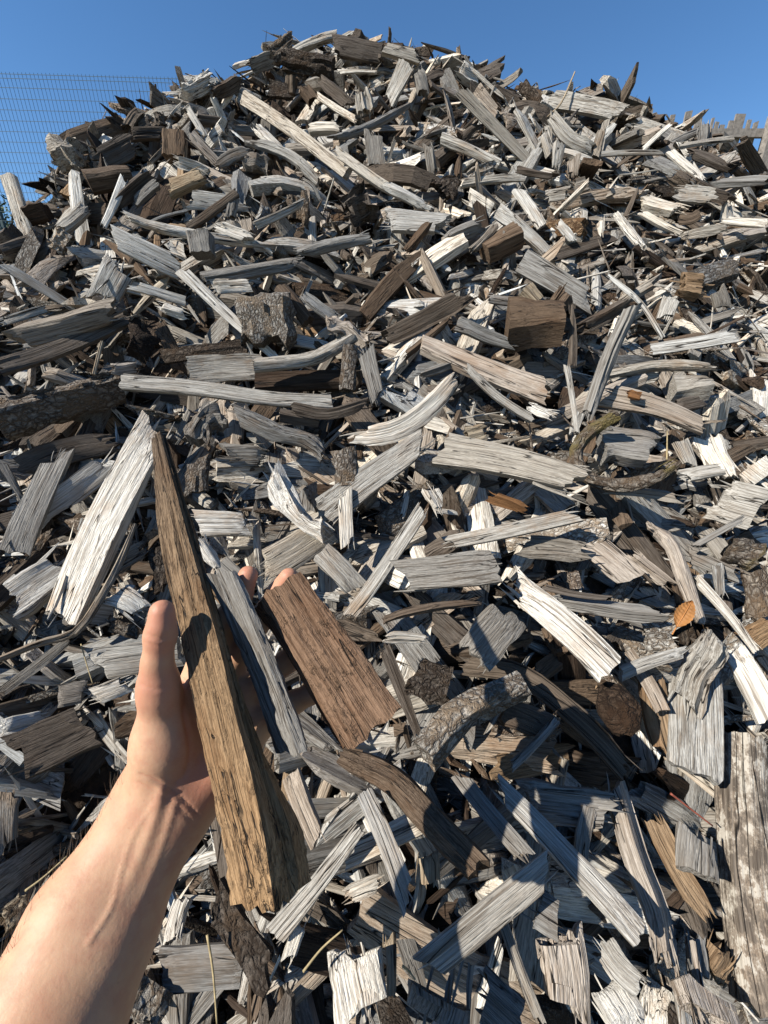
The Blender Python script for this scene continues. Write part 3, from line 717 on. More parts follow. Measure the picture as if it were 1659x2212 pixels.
def lay(dpts, wd, typ, tone, lift, label, rng, group=None, ms=0., tilt=.16, base=.036, mat=None):
    mid = np.mean(dpts, axis=0) if len(dpts) == 2 else np.asarray(dpts[len(dpts)//2], float)
    P0, t0 = hit(*mid); miss = hit.miss
    sn = normal_at(P0[0], P0[1]); tc = unit(CAM-P0)
    nb = unit(.5*sn+.5*tc)
    up_t = unit(np.cross(nb, CR))
    pn = unit(nb + CR*rng.normal(0, tilt*.6) + up_t*rng.normal(0, tilt*.6))
    off = base+lift*.008+.035*np.clip((P0[1]-1.0)/1.0, 0, 1)
    pts = []
    for d in dpts:
        r = ray(*d); den = r@pn
        t = ((P0-CAM)@pn)/den if abs(den) > .1 else t0
        t = np.clip(t, t0*.8, t0*1.25)
        pts.append(CAM+r*(t-off))
    pts = np.array(pts)
    W = wd*.46293/FPX*(t0-off)
    gap = (pts[:, 2]-height(pts[:, 0], pts[:, 1])).min()         # nothing floats: sink what stands clear of the heap
    if miss and gap > .015: pts[:, 2] -= gap-.015
    rn = unit(nb + CR*rng.normal(0, tilt*1.3) + up_t*rng.normal(0, tilt*1.3))
    if typ == 'block': rn = unit(.5*nb+np.array([rng.normal(0, .12), 0, .75]))      # a cut block shows its lit top and its shaded front
    nm, cat = CAT[typ]
    TRACED.append((pts, W))
    return piece_object(nm, pts, W, rn, typ, tone, label, cat, rng, group=group, ms=ms, mat=mat)
npc = 0
for line in PIECES.strip().splitlines():
    a, w, typ, tone, lift, label = [s.strip() for s in line.split('|')]
    k = [float(s) for s in a.split()]; q = int(k[0])
    d = [tile(q, k[i], k[i+1]) for i in range(1, len(k), 2)]
    assert label not in seen_labels and 4 <= len(label.split()) <= 16, label
    seen_labels.add(label)
    rng = np.random.default_rng(1000+npc); npc += 1
    ms = 1. if label.startswith('mossy') else 0.
    mat = MOTTLED if 'mottled log' in label and label.startswith('huge') else (DIRTY if label.startswith('muddy') else None)
    lay(d, float(w)*.5, typ, tone, float(lift), label, rng, group='weathered wood pieces of the pile', ms=ms, mat=mat)

# further pieces of the same kind, too alike to tell apart except by the part of the pile they lie in
def near_traced(P):
    best = 9.
    for pts, W in TRACED:
        for i in range(len(pts)-1):
            a, b = pts[i], pts[i+1]; ab = b-a
            h = np.clip(((P-a)@ab)/(ab@ab), 0, 1); best = min(best, np.linalg.norm(P-a-h*ab)-W/2)
    return best
ZONE = [('crest', 60, 420), ('upper slope', 420, 760), ('middle slope', 760, 1150), ('lower slope', 1150, 1700), ('bottom', 1700, 2212)]
TN = {'W': 'bleached white', 'L': 'pale grey', 'G': 'grey', 'D': 'dark', 'B': 'brown'}
rng = np.random.default_rng(77)
extra = 0; tries = 0
TARGET = max(0, 300-npc)
while extra < TARGET and tries < 4000:
    tries += 1
    dx = rng.uniform(20, 1640); dy = 90+rng.random()**.85*2080
    d = ray(dx, dy); tt = np.linspace(.3, 4, 500); PP = CAM+tt[:, None]*d
    if not (PP[:, 2] < height(PP[:, 0], PP[:, 1], False)).any(): continue
    P, t = hit(dx, dy)
    if near_traced(P-.03*unit(d)) < .022 or height(P[0], P[1]) < height(P[0], P[1], False)-.04: continue
    ln = rng.uniform(75, 150)*(.65+.6*dy/2212); a = rng.uniform(0, math.pi); 
    tone = rng.choice(list('WLGDB'), p=[.27, .30, .2, .15, .08])
    typ = rng.choice(['stick', 'split', 'board', 'frag', 'layer', 'plank'])
    wd = rng.uniform(14, 34)*(.65+.6*dy/2212)
    zn = [z for z, a0, a1 in ZONE if a0 <= dy < a1]
    zn = zn[0] if zn else 'crest'
    side = 'left' if dx < 553 else ('right' if dx > 1106 else 'middle')
    lab = f"smaller {TN[tone]} wood chip lodged in the jumble of the {side} {zn}"
    c = np.array([math.cos(a), math.sin(a)])*ln/2
    o = lay([(dx-c[0], dy-c[1]), (dx+c[0], dy+c[1])], wd, str(typ), str(tone), rng.uniform(-1, 2), lab, rng, group=lab.replace('smaller ', 'smaller alike ').replace('chip', 'chips'), tilt=.3)
    o.name = 'wood_chip'; o['category'] = 'wood chip'
    extra += 1

# ------------------------------------------------------------------ the mound under the pieces and the uncountable small chips
nx, ny = 150, 150
X = np.linspace(-3.4, 3.6, nx); Y = np.linspace(-.75, 4.6, ny)
XX, YY = np.meshgrid(X, Y)
ZZ = height(XX, YY)-.085+.01*np.random.default_rng(3).normal(size=XX.shape)
ZZ = np.where(ZZ < .03, -.05, ZZ)
mv = np.stack([XX.ravel(), YY.ravel(), ZZ.ravel()], 1)
mf = [(j*nx+i, j*nx+i+1, (j+1)*nx+i+1, (j+1)*nx+i) for j in range(ny-1) for i in range(nx-1)]
tag(mesh_obj('mulch_mound', mv, mf, SOIL, smooth=4), kind='structure')

def scatter(name, n, lrange, wratio, templates, seed, zlo, zhi, tones, tp, label, tiltf, region):
    rng = np.random.default_rng(seed)
    x0, x1, y0, y1 = region
    m = int(n*2.2)
    x = rng.uniform(x0, x1, m); y = rng.uniform(y0, y1, m)
    yr = np.interp(x, RX, RY); front = (y < yr+.12) & (y > -.35)
    pr = np.where(front & (np.abs(x) < 1.5), 1.0, .30)
    hz = height(x, y); pr = np.where(hz < .06, .12, pr)
    keep = (rng.random(m) < pr) & ~((y > 2.9+.9*rng.random(m)) ) 
    x, y, hz = x[keep][:n], y[keep][:n], hz[keep][:n]; n = len(x)
    e = .05
    nx_ = -(height(x+e, y)-height(x-e, y))/(2*e); ny_ = -(height(x, y+e)-height(x, y-e))/(2*e)
    N = np.stack([nx_, ny_, np.ones(n)], 1); N /= np.linalg.norm(N, axis=1)[:, None]
    N0 = N.copy()
    hi = np.clip((y-.9)/1.0, 0, 1)
    N = N + rng.normal(0, 1, (n, 3))*(tiltf*(1+.3*hi))[:, None]; N /= np.linalg.norm(N, axis=1)[:, None]
    A = rng.normal(0, 1, (n, 3)); A[:, 0] *= 1.35; A = A-(A*N).sum(1)[:, None]*N; A /= np.linalg.norm(A, axis=1)[:, None]
    rim = (y > np.interp(x, RX, RY)-.22)                          # near the crest the chips lie flatter
    A[rim, 2] *= .45; A /= np.linalg.norm(A, axis=1)[:, None]; N = N-(A*N).sum(1)[:, None]*A; N /= np.linalg.norm(N, axis=1)[:, None]
    B = np.cross(N, A)
    L = np.exp(rng.uniform(math.log(lrange[0]), math.log(lrange[1]), n))
    W = L*rng.uniform(*wratio, n)
    P = np.stack([x, y, hz], 1)+N0*rng.uniform(zlo, zhi, n)[:, None]
    # keep the small chips under the larger pieces lying on them
    push = np.zeros(n)
    for pts, w in TRACED:
        for i in range(len(pts)-1):
            a, b = pts[i], pts[i+1]; ab = b-a
            near = np.abs(P-(a+b)/2).max(1) < np.linalg.norm(ab)/2+w+.05
            idx = np.where(near)[0]
            if not len(idx): continue
            h = np.clip(((P[idx]-a)@ab)/(ab@ab), 0, 1)
            dd = P[idx]-a-h[:, None]*ab; nn = N0[idx]
            lat = dd-(dd*nn).sum(1)[:, None]*nn
            push[idx] = np.maximum(push[idx], (np.linalg.norm(lat, axis=1) < w*.5+.012).astype(float))
    P = P-N0*(push*(zhi*.8+.014))[:, None]
    tw = rng.choice(len(tones), n, p=tp); TC = np.array([TONES[t] for t in tones])
    col = TC[tw]*(1+rng.normal(0, .13, (n, 1)))*(1+rng.normal(0, .035, (n, 1))*np.array([[1, .15, -1.]]))
    bk = (rng.random(n) < .10).astype(float)
    off = rng.uniform(-30, 30, (n, 3)); gs = rng.uniform(.75, 1.4, n); rv = rng.random(n); RR = []
    pick = rng.integers(0, len(templates), n)
    VV = []; FF = []; GG = []; TT = []; BB = []; base = 0
    for k, (tv, tf) in enumerate(templates):
        idx = np.where(pick == k)[0]; c = len(idx)
        if not c: continue
        s = np.stack([L[idx], W[idx], W[idx]], 1)
        loc = tv[None]*s[:, None, :]
        wv = P[idx][:, None]+loc[..., :1]*A[idx][:, None]+loc[..., 1:2]*B[idx][:, None]+loc[..., 2:]*N[idx][:, None]
        nv = len(tv)
        VV.append(wv.reshape(-1, 3)); GG.append((loc*gs[idx][:, None, None]+off[idx][:, None]).reshape(-1, 3)); RR.append(np.repeat(rv[idx], nv))
        TT.append(np.repeat(col[idx], nv, 0)); BB.append(np.repeat(bk[idx], len(tf)))
        FF.append((np.asarray(tf)[None]+(base+np.arange(c)*nv)[:, None, None]).reshape(-1, 4)); base += c*nv
    V = np.concatenate(VV); F = np.concatenate(FF)
    me = bpy.data.meshes.new(name)
    me.vertices.add(len(V)); me.vertices.foreach_set('co', V.astype(np.float32).ravel())
    me.loops.add(F.size); me.loops.foreach_set('vertex_index', F.astype(np.int32).ravel())
    me.polygons.add(len(F)); me.polygons.foreach_set('loop_start', np.arange(0, F.size, 4, dtype=np.int32))
    me.update(calc_edges=True); me.validate()
    me.polygons.foreach_set('use_smooth', np.zeros(len(me.polygons), bool))       # torn chips have crisp facets
    set_attrs(me, {'gp': np.concatenate(GG), 'tone': np.concatenate(TT), 'rv': np.concatenate(RR)})
    me.materials.append(WOOD); me.materials.append(BARK)
    me.polygons.foreach_set('material_index', np.concatenate(BB).astype(np.int32))
    o = bpy.data.objects.new(name, me); COL.objects.link(o)
    tag(o, label, 'wood chips', kind='stuff')
    return o
def templates(seed, types, nr, K, count, asp):
    rng = np.random.default_rng(seed); out = []
    for i in range(count):
        typ = types[i % len(types)]; w = rng.uniform(*asp)
        V, F, G, b = piece(np.array([[-.5, 0, 0], [.5, 0, 0.]]) if rng.random() < .6 else np.array([[-.5, 0, 0], [0, rng.normal(0, .05), rng.normal(0, .07)], [.5, 0, 0.]]),
                           w, w*SPEC[typ][0], np.array([0, 0, 1.]), typ, rng, nr, K, .03)
        V = V.copy(); V[:, 1:] /= w; out.append((V, F))
    return out
T_MID = templates(21, ['stick', 'split', 'shard', 'frag', 'strip', 'shard', 'board', 'split', 'strip', 'frag'], 5, 4, 60, (.14, .30))
T_SML = templates(22, ['shard', 'stick', 'shard', 'frag', 'strip'], 2, 3, 30, (.12, .35))
REG = (-2.6, 2.7, -.6, 3.6)
scatter('wood_chips', 15500, (.085, .31), (.08, .25), T_MID, 31, -.08, .016, 'WLGPDBTX', [.15, .21, .20, .12, .16, .08, .02, .06], 'countless smaller weathered wood chips filling the pile between larger pieces', .34, REG)
scatter('wood_splinters', 26000, (.014, .12), (.035, .2), T_SML, 32, -.065, -.008, 'WLGPDBTX', [.06, .12, .12, .10, .20, .22, .02, .16], 'fine splinters and crumbs of wood scattered over the whole pile', .5, (-1.7, 1.8, -.5, 2.6))
scatter('wood_slivers', 5000, (.06, .22), (.025, .085), T_SML, 33, -.03, .026, 'WLGPDBTX', [.26, .26, .16, .12, .10, .06, .02, .02], 'long thin pale slivers strewn between the larger pieces of the pile', .4, (-1.7, 1.8, -.4, 2.5))

# ------------------------------------------------------------------ dry leaf, red twig, grass stems lying on the pile
def lay_pts(dp, off):
    out = []
    for d in dp:
        P, t = hit(*d); out.append(CAM+ray(*d)*(t-off))
    return np.array(out)
def leaf():
    P = lay_pts([tile(5, 1262, 500), tile(5, 1330, 385)], .150)
    ax = unit(P[1]-P[0]); L = np.linalg.norm(P[1]-P[0]); c = P.mean(0)
    n = unit(CAM-c+np.array([.1, 0, .3])); s = np.cross(n, ax)
    V = []; F = []; nr = 18
    for i in range(nr+1):
        u = i/nr; w = .27*L*math.sin(math.pi*min(1, u*1.02+.0))**.7*(1-.25*u)*(1.0 if i % 2 else .90)
        cup = .10*L
        for k in (-1, -.5, 0, .5, 1):
            rib = .010*L*(1 if (i+abs(int(k*2))) % 2 else -1)*(abs(k) > 0)
            V.append(P[0]+ax*(u*L)+s*(k*w)+n*(cup*(k*k)*.9+.10*L*math.sin(math.pi*u)+rib))
    for i in range(nr):
        for k in range(4):
            a = i*5+k; F.append((a, a+1, a+6, a+5))
    m = len(V); V += [v-n*.0007 for v in V]; F += [tuple(j+m for j in reversed(f)) for f in F]
    root = empty('dry_leaf', P[0])
    tag(root, 'curled orange-brown dry leaf lying near the right edge', 'leaf')
    o = mesh_obj('blade', np.array(V)-P[0], F, LEAF_M, root)
    vv, ff = tube([P[0]-ax*.012, P[0], P[0]+ax*L*.5+n*(.10*L+.0015), P[1]+n*.001], .0011, 6)
    mesh_obj('midrib', np.array(vv)-P[0], ff, plain('leaf_rib', (.30, .13, .04), .7, 60, .2), root, smooth=4)
def tube(pts, r, k=8, n=None):
    C = crom(pts, n or 4*len(pts)); V = []; F = []
    rr = np.linspace(r, r*.6, len(C)) if np.isscalar(r) else np.interp(np.linspace(0, 1, len(C)), np.linspace(0, 1, len(r)), r)
    tan = np.gradient(C, axis=0)
    for i, c in enumerate(C):
        t = unit(tan[i]); a = unit(np.cross(t, [.3, .2, .93])); b = np.cross(t, a)
        for j in range(k):
            q = 2*math.pi*j/k; V.append(c+rr[i]*(a*math.cos(q)+b*math.sin(q)))
    for i in range(len(C)-1):
        for j in range(k):
            F.append((i*k+j, i*k+(j+1) % k, (i+1)*k+(j+1) % k, (i+1)*k+j))
    F.append(tuple(range(k))[::-1]); F.append(tuple((len(C)-1)*k+j for j in range(k)))
    return V, F
leaf()
def stem(name, dp, off, r, mat, label, cat):
    P = lay_pts(dp, off); V, F = tube(P, r, 6)
    o = mesh_obj(name, V, F, mat, origin=P[0], smooth=4); tag(o, label, cat)
stem('red_twig', [tile(7, 1238, 110), tile(7, 1290, 150), tile(7, 1420, 250)], .10, .0016, TWIG_M, 'thin reddish twig beside the huge mottled log', 'twig')
stem('grass_stem', [tile(6, 895, 720), tile(6, 920, 880), tile(6, 938, 1110)], .12, .0014, STRAW_M, 'dry grey grass stem hanging at the bottom beside the forearm', 'grass stem')
stem('grass_stem', [tile(6, 1310, 880), tile(6, 1390, 780), tile(6, 1480, 700)], .12, .0013, STRAW_M, 'green-yellow grass stem left of the wide ribbed bottom board', 'grass stem')
stem('grass_stem', [tile(7, 80, 855), tile(7, 110, 880), tile(7, 135, 915)], .13, .0012, STRAW_M, 'tiny straw at the tip of the crossing grey board', 'grass stem')
stem('grass_stem', [tile(3, 1222, 880), tile(3, 1224, 755)], .09, .0016, STRAW_M, 'short straw standing above the short pale stick by the mossy hoop', 'grass stem')
stem('grass_stem', [tile(6, 110, 530), tile(6, 190, 470), tile(6, 290, 380)], .07, .0015, STRAW_M, 'yellow straw in the dark gap left of the forearm', 'grass stem')
stem('grass_stem', [tile(4, 350, 570), tile(4, 375, 660), tile(4, 400, 740)], .09, .001, STRAW_M, 'fine straw over the wide board left of the palm', 'grass stem')

# ------------------------------------------------------------------ fences on the bank and the bush behind
def mesh_fence():
    root = empty('mesh_fence', (-4.2, 6.2, 2.3))
    tag(root, 'thin green wire mesh fence panel against the sky at upper left', 'fence')
    x0, x1, zt, zb = -6.6, -1.15, 4.52, 2.25
    yof = lambda x: 6.1+(x+4.6)*.045
    parts = []
    def wire(a, b, r):
        d = unit(np.subtract(b, a)); s = unit(np.cross(d, [.31, .9, .22])); t = np.cross(d, s)
        V = [np.asarray(p)+r*(s*math.cos(q)+t*math.sin(q)) for p in (a, b) for q in (0, 2.094, 4.189)]
        return V, [(0, 1, 4, 3), (1, 2, 5, 4), (2, 0, 3, 5)]
    x = x0; k = 0
    while x < x1:
        parts.append(wire((x, yof(x), zb), (x, yof(x), zt+.02), .0024)); x += .045
    v, f = merge(parts); mesh_obj('vertical_wires', np.array(v)-np.array(root.location), f, WIRE_M, root)
    parts = []
    zs = [zt, zt-.038]; z = zt-.12
    while z > zb: zs.append(z); z -= .10
    for z in zs:
        parts.append(wire((x0, yof(x0)-.004, z), (x1, yof(x1)-.004, z), .0028))
    v, f = merge(parts); mesh_obj('horizontal_wires', np.array(v)-np.array(root.location), f, WIRE_M, root)
    for x in (-6.62, -4.62+.0, -1.1):
        if abs(x+4.62) < .01: x = at(-2, 470, 5.0)[0]-.05
        v, f = box((x, yof(x)+.05, 3.35), (.06, .04, 2.2)); mesh_obj('post', np.array(v)-np.array(root.location), f, WIRE_M, root)
mesh_fence()
def wood_fence():
    rng = np.random.default_rng(9)
    y = 6.5
    def X_at(dx, dy): r = ray(dx, dy); t = (y-CAM[1])/r[1]; return (CAM+r*t)
    root = empty('wooden_fence', (5.2, y, 2.3))
    tag(root, 'grey wooden picket fence behind the pile at upper right', 'fence'); R = np.array(root.location)
    # measured slats: left and right edge and top in the photograph's 1659 px view
    def px(zx, zy): return (2646+zx/4.389)*.5486, (380+zy/4.389)*.5486
    base = [(740, 800, 345), (795, 880, 405), (895, 990, 455), (1010, 1105, 385), (1150, 1335, 270), (1375, 1460, 370), (1470, 1560, 420), (1690, 1790, 300), (1810, 1900, 390), (1930, 2020, 330)]
    xs = []
    for a, b, tp in base:
        pa = X_at(*px(a, tp)); pb = X_at(*px(b, tp)); xs.append((pa[0], pb[0], (pa[2]+pb[2])/2))
    w0 = xs[0][0]
    x = w0-.02
    while x > 2.6: w = rng.uniform(.07, .10); xs.append((x-w, x, 4.25+rng.uniform(-.15, .15))); x -= w+rng.uniform(.012, .03)
    x = xs[9][1]+.02
    while x < 9: w = rng.uniform(.07, .13); xs.append((x, x+w, 4.5+rng.uniform(-.15, .2))); x += w+rng.uniform(.015, .035)
    for a, b, zt in xs:
        a += .007; b -= .007
        yy = y+.03+rng.uniform(0, .012)
        m = (a+b)/2; sl = rng.uniform(-.02, .02)
        V = [(a, yy, 2.2), (b, yy, 2.2), (b+sl, yy, zt+rng.uniform(-.015, .02)), (a+sl, yy, zt), (a, yy+.022, 2.2), (b, yy+.022, 2.2), (b+sl, yy+.022, zt), (a+sl, yy+.022, zt)]
        F = [(0, 1, 2, 3), (5, 4, 7, 6), (1, 5, 6, 2), (4, 0, 3, 7), (3, 2, 6, 7)]
        mesh_obj('slat', np.array(V)-R, F, FENCE_M, root)
    zr = X_at(*px(1300, 640))[2]
    for zz in (zr, 2.75):
        v, f = box((5.8, y, zz), (6.6, .045, .085)); mesh_obj('rail', np.array(v)-R, f, FENCE_M, root)
    xp = X_at(*px(1600, 600))[0]; zt = X_at(*px(1680, 230))[2]
    for xx in (xp+.04, xp+2.2, xp-2.1):
        v, f = box((xx, y-.075, (zt+2.1)/2), (.13, .10, zt-2.1)); mesh_obj('post', np.array(v)-R, f, FENCE_M, root)
wood_fence()
def bush(cx, cy, label, seed, rad, top):
    rng = np.random.default_rng(seed)
    root = empty('bush', (cx, cy, 2.3)); tag(root, label, 'bush', None)
    parts = []
    for k in range(7):
        a = rng.uniform(0, 6.28); e = np.array([math.cos(a)*rad*.6, math.sin(a)*rad*.6, (top-2.3)*rng.uniform(.6, .95)])
        parts.append(tube([np.zeros(3), e*.5+[0, 0, .12], e], .018, 6))
    v, f = merge(parts); mesh_obj('stems', v, f, BUSHW_M, root, smooth=4)
    n = 5200
    d = rng.normal(0, 1, (n, 3)); d /= np.linalg.norm(d, axis=1)[:, None]
    r = rng.random(n)**.45
    lump = 1+.22*np.sin(d[:, 0]*7+1)*np.sin(d[:, 2]*6+d[:, 1]*5)
    P = d*(r*lump)[:, None]*np.array([rad, rad, (top-2.3)*.52])+np.array([0, 0, (top-2.3)*.5])
    a = rng.normal(0, 1, (n, 3)); a /= np.linalg.norm(a, axis=1)[:, None]; b = np.cross(a, rng.normal(0, 1, (n, 3))); b /= np.linalg.norm(b, axis=1)[:, None]
    l = rng.uniform(.02, .045, n)[:, None]; w = l*.32
    V = np.stack([P-a*l, P+b*w, P+a*l, P-b*w], 1).reshape(-1, 3); F = [(4*i, 4*i+1, 4*i+2, 4*i+3) for i in range(n)]
    mesh_obj('foliage', V, F, BUSH_M, root)
p = at(-20, 470, 5.6); bush(p[0], p[1], 'dark green bush behind the mesh fence at the left edge', 4, .85, 3.62)

# ------------------------------------------------------------------ implicit surfaces for the person
def surface_nets(f, lo, hi, h):
    lo = np.asarray(lo, float); n = np.ceil((np.asarray(hi)-lo)/h).astype(int)+1
    g = [lo[i]+h*np.arange(n[i]) for i in range(3)]
    bs = 6; nbk = (n+bs-1)//bs
    ci = np.stack(np.meshgrid(*[np.arange(k) for k in nbk], indexing='ij'), -1).reshape(-1, 3)
    dc = f((lo+(ci*bs+(bs-1)/2)*h).astype(np.float32))
    D = np.repeat(np.repeat(np.repeat(dc.reshape(nbk), bs, 0), bs, 1), bs, 2).astype(np.float32)
    nearb = ci[np.abs(dc) < bs*h*1.35]
    loc = np.stack(np.meshgrid(*[np.arange(bs)]*3, indexing='ij'), -1).reshape(-1, 3)
    gi = (nearb[:, None]*bs+loc[None]).reshape(-1, 3)
    D[tuple(gi.T)] = f((lo+gi*h).astype(np.float32))
    D = D[:n[0], :n[1], :n[2]]; ins = D < 0
    acc = np.zeros(tuple(n-1)+(3,), np.float32); cnt = np.zeros(tuple(n-1), np.float32)
    sl = lambda o, ax=None: tuple(slice(o[i], n[i]-1+o[i]) for i in range(3))
    for ax in range(3):
        o1, o2 = [a for a in range(3) if a != ax]
        for i in (0, 1):
            for j in (0, 1):
                a = [0, 0, 0]; a[o1] = i; a[o2] = j; b = list(a); b[ax] = 1
                da, db = D[sl(a)], D[sl(b)]; c = (da < 0) != (db < 0)
                t = np.where(c, da/(da-db+1e-12), 0)
                acc[..., ax] += np.where(c, t, 0); acc[..., o1] += np.where(c, i, 0); acc[..., o2] += np.where(c, j, 0); cnt += c
    act = cnt > 0
    idx = -np.ones(cnt.shape, np.int64); idx[act] = np.arange(act.sum())
    cell = np.argwhere(act)
    V = lo+(cell+acc[act]/cnt[act][:, None])*h
    F = []
    for ax in range(3):
        o1, o2 = [(1, 2), (2, 0), (0, 1)][ax]
        s0 = [slice(None)]*3; s1 = [slice(None)]*3
        s0[ax] = slice(0, n[ax]-1); s1[ax] = slice(1, n[ax])
        ch = ins[tuple(s0)] != ins[tuple(s1)]
        e = np.argwhere(ch)
        e = e[(e[:, o1] > 0) & (e[:, o2] > 0) & (e[:, o1] < n[o1]-1) & (e[:, o2] < n[o2]-1)]
        flip = ins[tuple(e.T)]
        q = []
        for d1, d2 in ((-1, -1), (0, -1), (0, 0), (-1, 0)):
            c = e.copy(); c[:, o1] += d1; c[:, o2] += d2; q.append(idx[tuple(c.T)])
        q = np.stack(q, 1); q[~flip] = q[~flip][:, ::-1]; F.append(q)
    return V, np.concatenate(F)
def cone(P, a, b, ra, rb):
    a = np.asarray(a, np.float32); ab = np.asarray(b, np.float32)-a
    h = np.clip(((P-a)@ab)/(ab@ab), 0, 1); return np.linalg.norm(P-a-h[:, None]*ab, axis=1)-(ra+(rb-ra)*h)
def ell(P, c, r):
    q = (P-np.asarray(c, np.float32))/np.asarray(r, np.float32); k = np.linalg.norm(q, axis=1); return (k-1)*min(r)
def smin(a, b, k):
    h = np.clip(.5+.5*(b-a)/k, 0, 1); return b+(a-b)*h-k*h*(1-h)
def smax(a, b, k): return -smin(-a, -b, k)
def chain(P, pts, rs, k):
    d = None
    for i in range(len(pts)-1):
        c = cone(P, pts[i], pts[i+1], rs[i], rs[i+1]); d = c if d is None else smin(d, c, k)
    return d

def A(dx, dy, z): return at(dx, dy, z)
WR = A(350, 1738, .268); ELB = A(112, 2225, .205)+.10*unit(A(112, 2225, .205)-A(205, 2005, .232))
acr = unit(A(430, 1790, .268)-A(265, 1690, .268))        # across the wrist, thumb side to little-finger side
def arm_sdf(P):
    mid = A(205, 2005, .233); low = A(118, 2200, .212)
    d = None
    for s, r0, r1, r2 in ((-1, .0180, .0255, .030), (1, .0172, .0225, .0255)):
        c = chain(P, [WR+acr*s*.0112, mid+acr*s*.0125, low+acr*s*.010, ELB+acr*s*.006], [r0, r1, r2, .033], .01)
        d = c if d is None else smin(d, c, .022)
    # palm: metacarpal rays from the wrist
    MCP = [A(442, 1432, .288), A(488, 1455, .296), A(530, 1500, .297), A(556, 1566, .292)]
    palm = None
    for k, m in enumerate(MCP):
        c = cone(P, WR+acr*(-.012+.009*k)+CF*.004, m, .0150, .0118); palm = c if palm is None else smin(palm, c, .012)
    hyp = cone(P, A(404, 1716, .272), A(510, 1600, .285), .0178, .0150); palm = smin(palm, hyp, .014)
    th = chain(P, [A(342, 1705, .265), A(356, 1600, .263), A(343, 1480, .253)], [.0175, .0178, .0108], .014); palm = smin(palm, th, .014)
    d = smin(d, palm, .022)
    thumb = chain(P, [A(343, 1490, .253), A(340, 1430, .249), A(347, 1372, .247), A(350, 1320, .246)], [.0106, .0088, .0092, .0070], .004)
    thumb = smin(thumb, cone(P, A(350, 1350, .244), A(350, 1325, .244), .0070, .0062), .004)
    d = smin(d, thumb, .010)
    fg = [([MCP[0], A(490, 1338, .290), A(519, 1288, .288), A(536, 1243, .287)], [.0105, .0090, .0083, .0072]),
          ([MCP[1], A(565, 1335, .299), A(602, 1280, .298), A(624, 1247, .294)], [.0108, .0092, .0084, .0072]),
          ([MCP[2], A(625, 1425, .301), A(672, 1385, .299), A(706, 1355, .294)], [.0105, .0088, .0080, .0068]),
          ([MCP[3], A(637, 1516, .293), A(672, 1498, .291), A(706, 1480, .288)], [.0098, .0082, .0074, .0064])]
    for pts, rs in fg:
        d = smin(d, chain(P, pts, rs, .004), .005)
    return d
lo = np.array([-.25, -.17, 1.10]); hi = np.array([.10, .36, 1.48])
V, F = surface_nets(arm_sdf, lo, hi, .0017)
for _ in range(2):                                            # relax the surface a little
    acc = np.zeros_like(V); c = np.zeros(len(V))
    for k in range(4):
        np.add.at(acc, F[:, k], V[F[:, (k+1) % 4]]); np.add.at(c, F[:, k], 1)
    V = V*.5+.5*acc/np.maximum(c, 1)[:, None]
# tendons, the palm's folds and the wrist creases raise or sink the skin that faces the palm side
rel = V-CAM; zc = rel@CF; dpx = np.stack([((rel@CR)/zc*FPX+384)/.46293, (512-(rel@CU)/zc*FPX)/.46293], 1)
vn = np.zeros_like(V); q_ = V[F]; fn = np.cross(q_[:, 2]-q_[:, 0], q_[:, 3]-q_[:, 1])
for k in range(4): np.add.at(vn, F[:, k], fn)
vn /= np.linalg.norm(vn, axis=1)[:, None]+1e-12
facing = np.clip(-(vn*(rel/np.linalg.norm(rel, axis=1)[:, None])).sum(1)*1.6, 0, 1)
crease = np.zeros(len(V))
def along(pts, w, amp0, amp1, dark=0.):
    global V, crease
    C = crom([np.array(p+(0,), float) for p in pts], 24)[:, :2]; best = np.full(len(V), 1e9); amp = np.zeros(len(V))
    for i in range(len(C)-1):
        ab = C[i+1]-C[i]; h_ = np.clip(((dpx-C[i])@ab)/(ab@ab), 0, 1); d_ = np.linalg.norm(dpx-C[i]-h_[:, None]*ab, axis=1)
        m_ = d_ < best; best[m_] = d_[m_]; amp[m_] = amp0+(amp1-amp0)*((i+h_[m_])/(len(C)-1))
    g_ = np.exp(-(best/w)**2)*facing
    V = V+vn*(g_*amp)[:, None]; crease = np.maximum(crease, g_*dark)
along([(350, 1705), (330, 1780), (290, 1880), (225, 2010)], 13, .0019, .0)
along([(378, 1735), (360, 1795), (326, 1890), (262, 2040)], 8, .0009, .0)
along([(330, 1740), (290, 1800), (262, 1880), (240, 1960), (190, 2040)], 5, .0004, .0007)
along([(302, 1672), (340, 1688), (390, 1722), (428, 1764)], 3.2, -.0010, -.0010, .5)
along([(297, 1690), (335, 1708), (382, 1742), (420, 1782)], 3.0, -.0006, -.0006, .3)
along([(396, 1470), (398, 1540), (410, 1610), (402, 1668), (380, 1690)], 5, -.0014, -.0010, .5)
along([(318, 1372), (345, 1380), (376, 1374)], 3.0, -.0006, -.0006, .5)
along([(312, 1388), (340, 1396), (374, 1390)], 3.0, -.0005, -.0005, .4)
along([(305, 1478), (335, 1490), (368, 1480)], 3.5, -.0006, -.0004, .3)
redpts = [(A(350, 1330, .24), .014), (A(345, 1395, .24), .008), (A(538, 1240, .28), .013), (A(625, 1245, .28), .013), (A(330, 1480, .245), .012), (A(440, 1700, .255), .014)]
red = np.zeros(len(V))
for c_, r_ in redpts: red = np.maximum(red, np.exp(-((V-c_)**2).sum(1)/(2*r_*r_))*.8)

